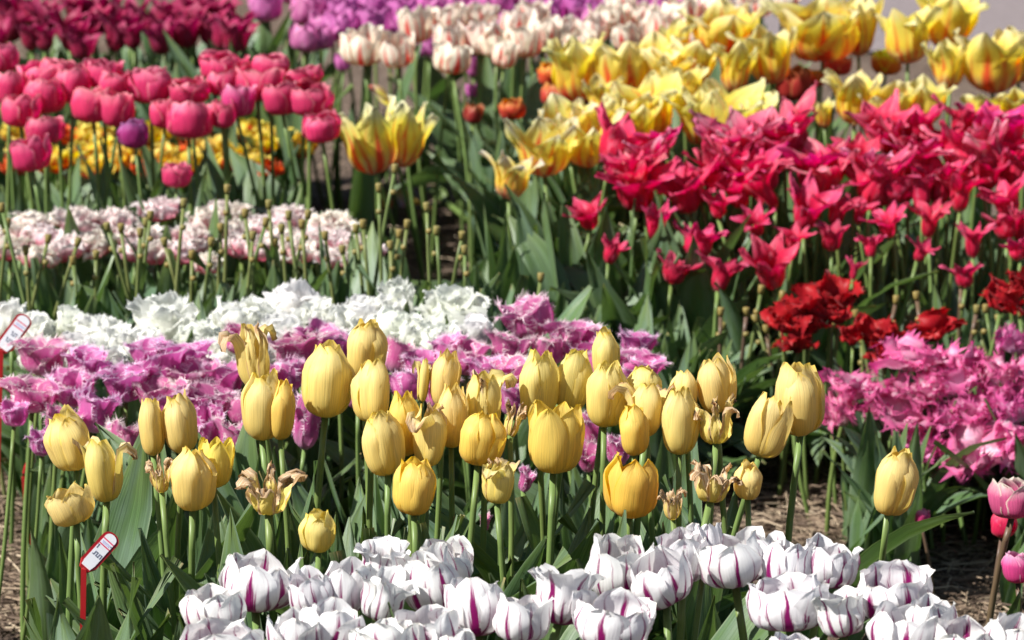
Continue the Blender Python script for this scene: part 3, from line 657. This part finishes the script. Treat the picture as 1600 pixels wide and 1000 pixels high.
add('pink_parrot_tulip', [(1432, 553, 124, 62), (1510, 568, 70, 56), (1556, 580, 84, 56), (1334, 604, 90, 48), (1310, 640, 56, 56), (1404, 644, 120, 64), (1438, 608, 92, 50), (1484, 594, 92, 58), (1514, 640, 88, 52), (1576, 640, 64, 54), (1440, 690, 62, 52), (1525, 700, 130, 72), (1586, 530, 54, 46), (1600, 600, 44, 50), (1585, 690, 50, 50), (1480, 650, 60, 44), (1560, 612, 60, 44)],
    ((530, 4.24), (700, 4.12)), 'parrot_pink', leaves=4, leafh=.78, tintvar=.10, tilt=18)
add('pink_tulip', [(1580, 778, 60, 64, dict(D=3.5, tint=(.85, 2.2, 1.5), look='pale rose', leaves=2)), (1567, 818, 34, 44, dict(D=3.62, tint=(1, .5, .6), look='small red', leaves=1)), (1440, 806, 22, 26, dict(D=3.95, tint=(1, 1.3, 1.5), look='tiny low')), (1590, 886, 40, 50, dict(D=3.5, tint=(1, 1.6, 1.8), look='low side-lying'))],
    ((700, 3.6), (800, 3.5)), 'pink', leaves=2, leafh=.8, tilt=6, stemset='dark')

# ------------------------------------------------------------------ labels: what each looks like, and its place within its own bed
KIND_TEXT = {
    'yellow_tulip': ('closed pale yellow', 'tulip', 'of the yellow bed', 'yellow tulips across the middle of the bed'),
    'striped_tulip': ('white and purple-flamed', 'tulip', 'of the nearest bed', 'white tulips with purple flames in front'),
    'fringed_tulip': ('fringed mauve-purple', 'tulip', 'behind the yellow tulips', 'fringed purple tulips'),
    'ruffled_white_tulip': ('ruffled double white', 'tulip', 'of the white clump', 'ruffled white double tulips'),
    'blush_fringed_tulip': ('blush and white fringed double', 'tulip', 'among the seed stalks', 'blush white fringed tulips'),
    'pink_tulip': ('rose pink cup-shaped', 'tulip', 'of the tall pink group', 'rose pink cup tulips'),
    'orange_double_tulip': ('orange and yellow double', 'tulip', 'under the pink cups', 'orange and yellow double tulips'),
    'maroon_lily_tulip': ('dark magenta lily-shaped', 'tulip', 'in the far left bed', 'dark magenta lily tulips'),
    'violet_tulip': ('violet cup-shaped', 'tulip', 'in the farthest bed', 'violet tulips at the back'),
    'cream_flamed_tulip': ('cream red-streaked', 'tulip', 'in front of the violets', 'cream tulips with red streaks'),
    'yellow_flamed_tulip': ('large yellow red-flamed', 'tulip', 'of the flamed bed', 'large yellow tulips with red flames'),
    'red_rimmed_tulip': ('red yellow-rimmed', 'tulip', 'among the flamed yellows', 'red tulips among the flamed yellow ones'),
    'lily_tulip': ('crimson pink lily-shaped', 'tulip', 'of the crimson bed', 'crimson pink lily tulips'),
    'red_parrot_tulip': ('blood red parrot', 'tulip', 'among cut stalks', 'blood red parrot tulips'),
    'pink_parrot_tulip': ('shaggy pink parrot', 'tulip', 'above grey-green leaves', 'shaggy pink parrot tulips'),
    'seed_stalk': ('headless green', 'seed stalk', '', 'headless seed stalks'),
}
ONES = ['', 'first', 'second', 'third', 'fourth', 'fifth', 'sixth', 'seventh', 'eighth', 'ninth', 'tenth', 'eleventh', 'twelfth', 'thirteenth', 'fourteenth', 'fifteenth', 'sixteenth', 'seventeenth', 'eighteenth', 'nineteenth']
def ordinal(n):
    if n < 20: return ONES[n]
    tens = {2: 'twent', 3: 'thirt', 4: 'fort', 5: 'fift'}[n // 10]
    return tens + 'ieth' if n % 10 == 0 else tens + 'y-' + ONES[n % 10]
def label_specs():
    for kind in sorted({s['kind'] for s in SPECS}):
        S = [s for s in SPECS if s['kind'] == kind]
        desc, noun, where, group = KIND_TEXT[kind]
        looks = {}
        for s in S:
            s['group'] = group; looks.setdefault(s['look'], []).append(s)
        for look, L in looks.items():
            text = f'{look} {desc if look in ("purple",) else ""}'.strip() if look else desc
            if kind != 'yellow_tulip' and look and look not in ('purple',): text = f'{look} {desc}' if kind != 'pink_tulip' else f'{look} pink'
            if look == 'purple': text = 'single purple cup-shaped'
            if len(L) == 1:
                L[0]['label'] = f'{text} {noun} {where}'.strip(); continue
            L.sort(key=lambda s: s['y'])
            nt = 1 if len(L) < 9 else (2 if len(L) < 22 else (3 if len(L) < 40 else (4 if len(L) < 60 else 6)))
            names = {1: [''], 2: ['back half', 'front half'], 3: ['back row', 'middle row', 'front row'], 4: ['rearmost row', 'second row back', 'third row back', 'front row'],
                     6: ['rearmost row', 'second row', 'third row', 'fourth row', 'fifth row', 'frontmost row']}[nt]
            for t in range(nt):
                tier = sorted(L[len(L) * t // nt: len(L) * (t + 1) // nt], key=lambda s: s['x'])
                for i, s in enumerate(tier):
                    row = f', {names[t]}' if names[t] else ''
                    s['label'] = f'{text} {noun} {where}{row}, {ordinal(i + 1)} from left'.replace(' ,', ',')

# ------------------------------------------------------------------ building one tulip: an empty at its foot, stem, leaves, petals
GROW = {'pink_tulip': 1.16, 'yellow_flamed_tulip': 1.26, 'striped_tulip': 1.02, 'lily_tulip': 1.30, 'fringed_tulip': 1.10, 'ruffled_white_tulip': .95, 'pink_parrot_tulip': 1.12, 'red_parrot_tulip': 1.1, 'orange_double_tulip': 1.15, 'violet_tulip': 1.16, 'maroon_lily_tulip': 1.2, 'cream_flamed_tulip': 1.16, 'blush_fringed_tulip': 1.08}
def align(z):
    return Vector((0, 0, 1)).rotation_difference(z.normalized())
def pixel_of(P):
    y, z = P[:, 1], P[:, 2] - HC
    d = y * CP - z * SP
    return 800 + P[:, 0] / d * FPX, 500 - (y * SP + z * CP) / d * FPX
BARE = [(-50, 34, 748, 1000), (1185, 1315, 735, 850), (1445, 1560, 838, 960), (478, 548, 232, 325), (640, 735, 335, 432), (585, 645, 300, 345)]   # soil shows through here: no leaf grows across it
def blocks_soil(P):
    x, y = pixel_of(P)
    for x0, x1, y0, y1 in BARE:
        if np.any((x > x0) & (x < x1) & (y > y0) & (y < y1)): return True
    return False
def put_leaf(root, L, az, tilt, z0, wk=1.0, tint=None):
    for attempt in range(7):
        k = rnd.randrange(len(LEAVES)); az += 0.0 if attempt == 0 else .9
        M = Matrix.Translation(root.location) @ Euler((0, tilt, az)).to_matrix().to_4x4() @ Matrix.Diagonal((L, L * wk, L, 1))
        A = np.array(M); P = LEAVES_RAW[k][0] @ A[:3, :3].T + A[:3, 3]
        if not blocks_soil(P): break
    else:
        return None
    o = new_obj('leaf', LEAVES[k], root)
    o.location = (math.cos(az) * .004, math.sin(az) * .004, z0)
    o.rotation_euler = (0, tilt, az)
    o.scale = (L, L * wk, L)
    g = rnd.uniform(.82, 1.2)
    o.color = (g * rnd.uniform(.9, 1.1), g, g * rnd.uniform(.85, 1.15), 1)
    return o
def build_tulip(s):
    D = s['D']; sc = scale_at(D)
    head = at(s['x'], s['y'], D)
    w = s['w'] / sc * GROW.get(s['kind'], 1.0)
    h = max(.55 * s['h'] / sc, (s['h'] / sc - .10 * w) / .97) * GROW.get(s['kind'], 1.0) ** .6 * (1.28 if s['kind'] == 'ruffled_white_tulip' else 1.0)
    v = rnd.choice(VAR[s['var']])
    tx = math.radians(s['tiltx'] if s['tiltx'] is not None else rnd.gauss(0, s['tilt'] * .6))
    ty = math.radians(rnd.gauss(-2, s['tilt'] * .5))
    axis = Vector((math.sin(tx), -math.sin(ty), 1)).normalized()
    foot = head - axis * (h * .5)
    if s['base']:
        gx = (s['base'][0] - 800) / FPX * s['base'][1]
        base = Vector((gx, s['base'][1] * CP + .12, 0))
    else:
        base = Vector((foot.x + rnd.gauss(0, s['lean'] * .6) - axis.x * foot.z * .25, foot.y + rnd.gauss(0, s['lean']) , 0))
    base.z = -.006
    root = bpy.data.objects.new(s['name'], None); COL.objects.link(root)
    root.empty_display_size = .02
    root.location = base
    root['label'] = s['label']; root['category'] = 'tulip'; root['group'] = s['group']
    rel = foot - base
    st = new_obj('stem', rnd.choice(STEMS_DARK if s['stems'] == 'dark' else STEMS), root)
    st.rotation_mode = 'QUATERNION'; st.rotation_quaternion = align(rel)
    thick = 1.0 if D < 3.6 else .72
    thick *= min(1.1, max(.6, w / .05)) ** .5
    st.scale = (thick, thick, rel.length + .003)
    spin = rnd.uniform(0, 6.28)
    q = align(axis) @ Euler((0, 0, spin)).to_quaternion()
    t = s['tint'] or (1, 1, 1)
    k = 1 + rnd.uniform(-s['tv'], s['tv'])
    hue = rnd.uniform(-s['tv'], s['tv']) * .6
    kx, kz = w / v.W, h / v.H
    ex = 1 + rnd.uniform(-.07, .07)
    for me, wr in v.meshes:
        o = new_obj('petal', me, root)
        o.location = rel - Vector((0, 0, 0))
        o.rotation_mode = 'QUATERNION'; o.rotation_quaternion = q
        o.scale = (kx * ex, kx / ex, kz)
        j = 1 + rnd.uniform(-.03, .03)
        o.color = (min(1.15, t[0] * k * j), t[1] * k * j * (1 + hue), t[2] * k * j * (1 - hue), max(0.0, min(1.0, max(wr * .9, s['wear']) + rnd.uniform(-.06, .10))))
    if v.pistil:
        for me, n in ((PIST, 1), (ANTH, 6)):
            for i in range(n):
                o = new_obj('pistil' if n == 1 else 'stamen', me, root)
                o.location = rel; o.rotation_mode = 'QUATERNION'
                o.rotation_quaternion = q @ Euler((0, 0, i * 1.047)).to_quaternion()
                o.scale = (kx, kx, kz)
    n = 0 if (s['kind'] == 'fringed_tulip' and s['x'] < 110 and s['y'] > 640) else s['leaves']
    a0 = rnd.uniform(0, 6.28)
    for i in range(n):
        L = max(.12, foot.z * s['leafh'] * rnd.uniform(.8, 1.12))
        put_leaf(root, L, a0 + i * 2.4 + rnd.uniform(-.5, .5), rnd.uniform(-.05, .22), .0, rnd.uniform(.85, 1.25))
    return head.z

# headless stalks left after picking
STALKS = [(168, 356), (189, 358), (75, 375), (114, 408), (287, 319), (228, 349), (235, 338), (257, 380), (355, 297), (383, 335), (420, 321), (415, 349), (451, 338), (481, 337), (430, 380), (440, 359), (472, 352), (508, 370), (556, 359),
          (345, 358), (121, 380), (219, 365), (3, 326), (617, 265), (592, 295), (667, 325), (682, 362), (722, 370), (726, 392), (610, 385), (624, 367), (636, 352), (567, 352), (12, 350), (40, 392), (150, 400), (300, 400), (330, 380), (395, 370), (535, 392), (845, 435)]
STALKS_R = [(1189, 454), (1126, 489), (1180, 500), (1260, 513), (1299, 513), (1337, 492), (1346, 533), (1526, 485), (1540, 484), (1582, 450), (1593, 492), (1432, 464), (1502, 445), (1222, 463), (1166, 489), (1129, 512), (1525, 510), (1197, 516), (1400, 470), (1560, 500)]
def build_stalk(x, y, D, label, group, leaves=2, leafh=.2, dark=False):
    p = at(x, y, D)
    root = bpy.data.objects.new('seed_stalk', None); COL.objects.link(root)
    base = Vector((p.x + rnd.gauss(0, .028), p.y + rnd.gauss(0, .03), -.006)); root.location = base
    root['label'] = label; root['category'] = 'stalk'; root['group'] = group
    rel = p - base
    st = new_obj('stem', rnd.choice(STEMS_DARK if dark else STUBS), root)
    st.rotation_mode = 'QUATERNION'; st.rotation_quaternion = align(rel); st.scale = (.74, .74, rel.length)
    for me, nm, f in ((TIP, 'stalk_tip', 1.0), (RING, 'stalk_node', 1 - .028 / rel.length)):
        o = new_obj(nm, me, root); o.location = rel * f; o.rotation_mode = 'QUATERNION'; o.rotation_quaternion = align(rel)
    a0 = rnd.uniform(0, 6.28)
    for i in range(leaves): put_leaf(root, leafh * rnd.uniform(.8, 1.25), a0 + i * 2.3 + rnd.uniform(-.5, .5), rnd.uniform(0, .25), 0, rnd.uniform(1.2, 1.8))

label_specs()
zs = {}
for s in SPECS:
    zs.setdefault(s['kind'], []).append(build_tulip(s))
for k, z in zs.items(): print('HEAD Z', k, len(z), round(min(z), 3), round(max(z), 3))
def stalk_labels(lst, text, where):
    L = sorted(lst, key=lambda p: p[1]); n = len(L); nt = 3 if n > 30 else 2
    nm = ['taller row', 'middle row', 'shorter row'] if nt == 3 else ['taller row', 'shorter row']
    out = {}
    for t in range(nt):
        for i, p in enumerate(sorted(L[n * t // nt: n * (t + 1) // nt])): out[p] = f'{text} {where}, {nm[t]}, {ordinal(i + 1)} from left'
    return out
SL = stalk_labels(STALKS, 'headless green seed stalk', 'before the blush tulips')
for (x, y) in STALKS: build_stalk(x, y, 4.34 - rnd.uniform(0, .10), SL[(x, y)], 'headless stalks before the blush tulips', 4, .29)
SR = stalk_labels(STALKS_R, 'headless yellow-tipped stalk', 'around the red parrots')
for (x, y) in STALKS_R: build_stalk(x, y, 4.42 + rnd.uniform(-.06, .06), SR[(x, y)], 'headless stalks around the red parrot tulips', 2, .18, rnd.random() < .4)

# ------------------------------------------------------------------ leaf cover between the plants (nobody could count it)
def leaf_cover(name, label, beds):
    V, F, U = [], [], []; nb = 0
    for (d0, d1, xa, xb, n, L0, L1) in beds:
        for i in range(n):
            d = rnd.uniform(d0, d1); t = (d - d0) / max(1e-6, d1 - d0)
            xl = xa if not isinstance(xa, tuple) else xa[0] + (xa[1] - xa[0]) * t
            xr = xb if not isinstance(xb, tuple) else xb[0] + (xb[1] - xb[0]) * t
            px = rnd.uniform(xl, xr)
            # stand the plant on the ground at that depth
            gx, gy = (px - 800) / FPX * d, (d - HC * SP) / CP + .0
            gy = (d - HC * SP) / CP
            v, f, u = LEAVES_RAW[rnd.randrange(len(LEAVES_RAW))]
            L = rnd.uniform(L0, L1)
            M = (Matrix.Translation((gx, gy, -.005)) @ Euler((rnd.gauss(0, .12), rnd.uniform(-.05, .3), rnd.uniform(0, 6.28))).to_matrix().to_4x4() @ Matrix.Diagonal((L, L * rnd.uniform(.85, 1.45), L, 1)))
            A = np.array(M)
            vv = v @ A[:3, :3].T + A[:3, 3]
            if blocks_soil(vv): continue
            V.append(vv); U.append(u); F += [tuple(k + nb for k in q) for q in f]; nb += len(vv)
    o = new_obj(name, make_mesh(name, np.vstack(V), F, LEAF, np.vstack(U)))
    o['kind'] = 'stuff'; o['label'] = label; o['category'] = 'leaves'
leaf_cover('tulip_leaves', 'dense grey-green tulip leaves filling the beds between the stems', [
    (3.05, 3.55, 100, 1130, 300, .28, .39), (2.75, 3.0, 250, 1650, 90, .18, .30), (3.6, 4.0, 130, 1040, 190, .18, .27), (3.98, 4.25, -10, 760, 150, .18, .26),
    (4.2, 4.44, -10, (760, 640), 330, .22, .34), (4.45, 4.75, -10, 560, 130, .18, .28), (4.6, 5.05, -10, 520, 260, .24, .36), (5.0, 5.45, -10, 460, 150, .18, .25), (5.4, 5.95, -10, 400, 220, .28, .36),
    (5.45, 6.1, 390, 1150, 360, .26, .38), (5.3, 6.05, 365, 570, 190, .30, .40), (5.6, 6.1, -10, 390, 120, .28, .36), (4.9, 5.5, 540, 1250, 360, .28, .38), (4.5, 5.3, (800, 610), 1250, 620, .22, .36), (4.9, 5.3, 1250, 1640, 90, .20, .28), (4.4, 4.7, (860, 860), 1080, 170, .18, .26),
    (4.08, 4.2, -10, 770, 150, .24, .33), (4.32, 4.5, 880, 1080, 150, .17, .25), (4.15, 4.32, 1440, 1640, 90, .16, .24), (3.98, 4.22, 1295, 1450, 110, .15, .24), (3.3, 3.95, 45, 240, 120, .17, .28), (3.0, 3.3, 60, 250, 30, .16, .27), (3.95, 4.2, 1440, 1640, 40, .12, .18), (4.56, 5.0, 940, 1640, 560, .17, .25), (4.46, 4.62, 1080, 1640, 170, .12, .18), (4.12, 4.36, (1350, 1290), 1640, 100, .15, .23), (3.3, 3.7, 1540, 1660, 14, .14, .22)])

# ------------------------------------------------------------------ straw and litter on the soil
def straw_cover():
    V, F = [], []; nb = 0
    for (x0, x1, y0, y1, n) in [(-20, 170, 700, 1010, 1500), (1080, 1330, 690, 880, 1600), (1330, 1620, 780, 1010, 1900), (480, 780, 230, 470, 700), (1080, 1330, 600, 700, 300)]:
        for i in range(n):
            p = ground_at(rnd.uniform(x0, x1), rnd.uniform(y0, y1))
            L = rnd.uniform(.015, .075); w = rnd.uniform(.0009, .0024)
            a = rnd.gauss(0, 1.0) if rnd.random() < .7 else rnd.uniform(0, 3.14)
            d = np.array([math.cos(a), math.sin(a), rnd.gauss(0, .12)]) * L / 2
            sd = np.array([-math.sin(a), math.cos(a), 0]) * w / 2
            c = np.array([p.x, p.y, .010 + rnd.uniform(-.002, .014)])
            up = np.array([0, 0, w * .8])
            bend = np.array([0, 0, rnd.uniform(0, .006)])
            for e, off in ((-1, 0), (0, 1), (1, 0)):
                q = c + d * e + bend * off
                V += [q - sd, q + up, q + sd]
            for k in range(2):
                b = nb + 3 * k
                F += [(b, b + 1, b + 4, b + 3), (b + 1, b + 2, b + 5, b + 4)]
            nb += 9
    o = new_obj('straw_mulch', make_mesh('straw_mulch', V, F, STRAW, smooth=False))
    o['kind'] = 'stuff'; o['label'] = 'dry straw mulch scattered over the bare soil'; o['category'] = 'straw'
straw_cover()

# ------------------------------------------------------------------ plant labels on red stakes
def box(p0, p1, wdir, w, t):
    ax = (p1 - p0); z = ax.normalized(); x = (wdir - z * wdir.dot(z)).normalized(); y = z.cross(x)
    c = [p + x * sx * w / 2 + y * sy * t / 2 for p in (p0, p1) for sx, sy in ((-1, -1), (1, -1), (1, 1), (-1, 1))]
    f = [(0, 3, 2, 1), (4, 5, 6, 7), (0, 1, 5, 4), (1, 2, 6, 5), (2, 3, 7, 6), (3, 0, 4, 7)]
    return c, f
def slab(O, X, Y, Z, outline, t0, t1):
    n = len(outline)
    v = [O + X * a + Y * b + Z * t for t in (t0, t1) for a, b in outline]
    f = [tuple(range(n - 1, -1, -1)), tuple(range(n, 2 * n))] + [(i, (i + 1) % n, n + (i + 1) % n, n + i) for i in range(n)]
    return v, f
def plate_outline(L, w, inset=0.0):
    pts = [(0 + inset * .8, -w * .28), (L * .16, -w / 2 + inset), (L * .84, -w / 2 + inset)]
    for k in range(1, 8):
        a = -math.pi / 2 + math.pi * k / 8
        pts.append((L * .84 + math.cos(a) * (L * .16 - inset), math.sin(a) * (w / 2 - inset)))
    pts += [(L * .84, w / 2 - inset), (L * .16, w / 2 - inset), (0 + inset * .8, w * .28)]
    return pts
def plant_label(label, neck, tip, D, Dtip, foot, w, edge_on=0.0, marks=()):
    p0 = at(*neck, D); p1 = at(*tip, Dtip)
    g = at(*foot, D); base = Vector((g.x + (g.x - p0.x) * max(0, g.z) / max(.02, p0.z - g.z), p0.y, -.02))
    root = bpy.data.objects.new('plant_label', None); COL.objects.link(root); root.location = base
    root['label'] = label; root['category'] = 'plant label'; root['group'] = 'red staked plant labels'
    right = Vector((1, 0, 0))
    v, f = box(base, p0, right, .0048, .0026)
    o = new_obj('stake', make_mesh('stake', [q - base for q in v], f, RED_PLASTIC, smooth=False), root)
    X = (p1 - p0).normalized(); L = (p1 - p0).length
    view = (Vector((0, 0, HC)) - p0).normalized()
    Z = (view - X * view.dot(X)).normalized()
    Y = Z.cross(X)
    if edge_on:
        R = Matrix.Rotation(edge_on, 3, X); Y = R @ Y; Z = R @ Z
    O = p0 - base
    v, f = slab(O, X, Y, Z, plate_outline(L, w), -.0012, .0012)
    pl = new_obj('plate', make_mesh('plate', v, f, RED_PLASTIC, smooth=False), root)
    v, f = slab(O, X, Y, Z, plate_outline(L, w, .0026), .0006, .0018)
    card = new_obj('card', make_mesh('card', v, f, WHITE_CARD, smooth=False), pl)
    for (a0, a1, b0, b1, m) in marks:
        v, f = slab(O, X, Y, Z, [(a0 * L, b0 * w), (a1 * L, b0 * w), (a1 * L, b1 * w), (a0 * L, b1 * w)], .0016, .0021)
        new_obj('printed_mark', make_mesh('printed_mark', v, f, m, smooth=False), pl)
LINES = [(.62, .645, -.34, .34, INK_RED), (.76, .785, -.34, .34, INK_RED), (.69, .72, -.28, .28, INK_BLUE), (.665, .68, -.2, .24, INK_BLUE)]
def word(a, b0, b1, n, m=INK_GREY):
    out = []; st = (b1 - b0) / n
    for i in range(n):
        b = b0 + i * st
        out.append((a, a + .10, b, b + st * .3, m)); out.append((a + (.0 if i % 2 else .075), a + (.025 if i % 2 else .10), b, b + st * .75, m))
    return out
plant_label('white label on red stake leaning before the leftmost yellow tulips', (131, 889), (179, 836), 3.06, 3.10, (127, 975), .0165, 0.0, LINES + word(.34, -.26, .28, 4) + word(.50, .26, .36, 1))
plant_label('red stake with its white label turned edge-on, at the left border', (37, 745), (56, 706), 3.98, 4.0, (47, 940), .024, 1.25, LINES)
plant_label('white label with red lines beside the ruffled white tulips, cut by frame edge', (2, 548), (42, 494), 3.92, 3.96, (-4, 640), .020, 0.0, LINES + word(.40, -.2, .2, 3) + word(.22, -.15, .25, 3))

# ------------------------------------------------------------------ fallen stalk and petals on the path
def fallen(label, a, b, r):
    p = ground_at(*a); q = ground_at(*b)
    p.z += .05; q.z += .02
    base = (p + q) / 2; m = base + Vector((0, 0, .012))
    v, f = tube([np.array(p - base), np.array((p + m) / 2 - base), np.array(m - base), np.array((m + q) / 2 - base), np.array(q - base)], [r, r, r * 1.1, r * 1.1, r * 1.2], 8)
    o = new_obj('fallen_stalk', make_mesh('fallen_stalk', v, f, STEM)); o.location = base
    o['label'] = label; o['category'] = 'stalk'
fallen('long green stalk lying slantwise across the soil path', (668, 340), (800, 435), .0052)
fallen('short pale green stalk lying below the leaning flamed tulip', (655, 282), (700, 333), .0052)
for i, (x, y, lab, tn) in enumerate([(615, 345, 'pale yellow petal lying on the path, left one', (1, 1, .9)), (632, 352, 'cream petal lying on the path, middle one', (1, 1.25, 2.5)), (628, 325, 'orange-tinged petal lying on the path, upper one', (1, .85, .9)),
                                    (575, 135, 'curled cream petal hanging below the cream tulips', (1, 1.1, 1.6))]):
    g = ground_at(x, y)
    me = VAR['flamed_yellow'][i % 4].meshes[i][0]
    o = new_obj('fallen_petal', me)
    o.location = (g.x, g.y, .03) if i < 3 else at(x, y, 5.27)
    o.rotation_euler = (rnd.uniform(1.2, 1.8), rnd.uniform(-.4, .4), rnd.uniform(0, 6)) if i < 3 else (2.4, .3, 1)
    o.color = (*tn, 0.0); o.scale = (.9, .9, .9)
    o['label'] = lab; o['category'] = 'petal'; o['group'] = 'fallen petals'

# ------------------------------------------------------------------ dark leafy filler standing in for the deep shade behind the far left bed
def hedge():
    N = NT('dark hedge leaf'); r = N.n('NewGeometry').outputs['Random Per Island']
    mat = N.finish(N.ramp(r, [(0, (.018, .03, .014)), (1, (.045, .07, .03))]), rough=.6, transl=.1)
    V, F = [], []; nb = 0
    g = ground_at(200, 8); hr = R_(9)
    for i in range(9000):
        c = np.array([hr.uniform(-2.6, -.45), g.y + .35 + hr.uniform(0, .5), hr.uniform(0, .9)])
        a = hr.normal(0, 1, 3); a /= np.linalg.norm(a); b = np.cross(a, hr.normal(0, 1, 3)); b /= np.linalg.norm(b)
        V += [c - a * .022, c + b * .012, c + a * .022, c - b * .012]; F.append((nb, nb + 1, nb + 2, nb + 3)); nb += 4
    root = bpy.data.objects.new('hedge', None); COL.objects.link(root); root.location = (0, 0, 0)
    o = new_obj('shade_leaves', make_mesh('shade_leaves', V, F, mat, smooth=False), root); o['kind'] = 'stuff'
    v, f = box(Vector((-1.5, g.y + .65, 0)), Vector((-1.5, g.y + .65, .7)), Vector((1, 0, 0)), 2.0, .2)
    new_obj('shade_core', make_mesh('shade_core', v, f, plain('dark shade core', (.02, .018, .014), .9), smooth=False), root)
    root['label'] = 'dark leafy filler standing in for deep shade behind the dark magenta tulips'; root['category'] = 'hedge'
hedge()
print('OBJECTS', len(bpy.data.objects))
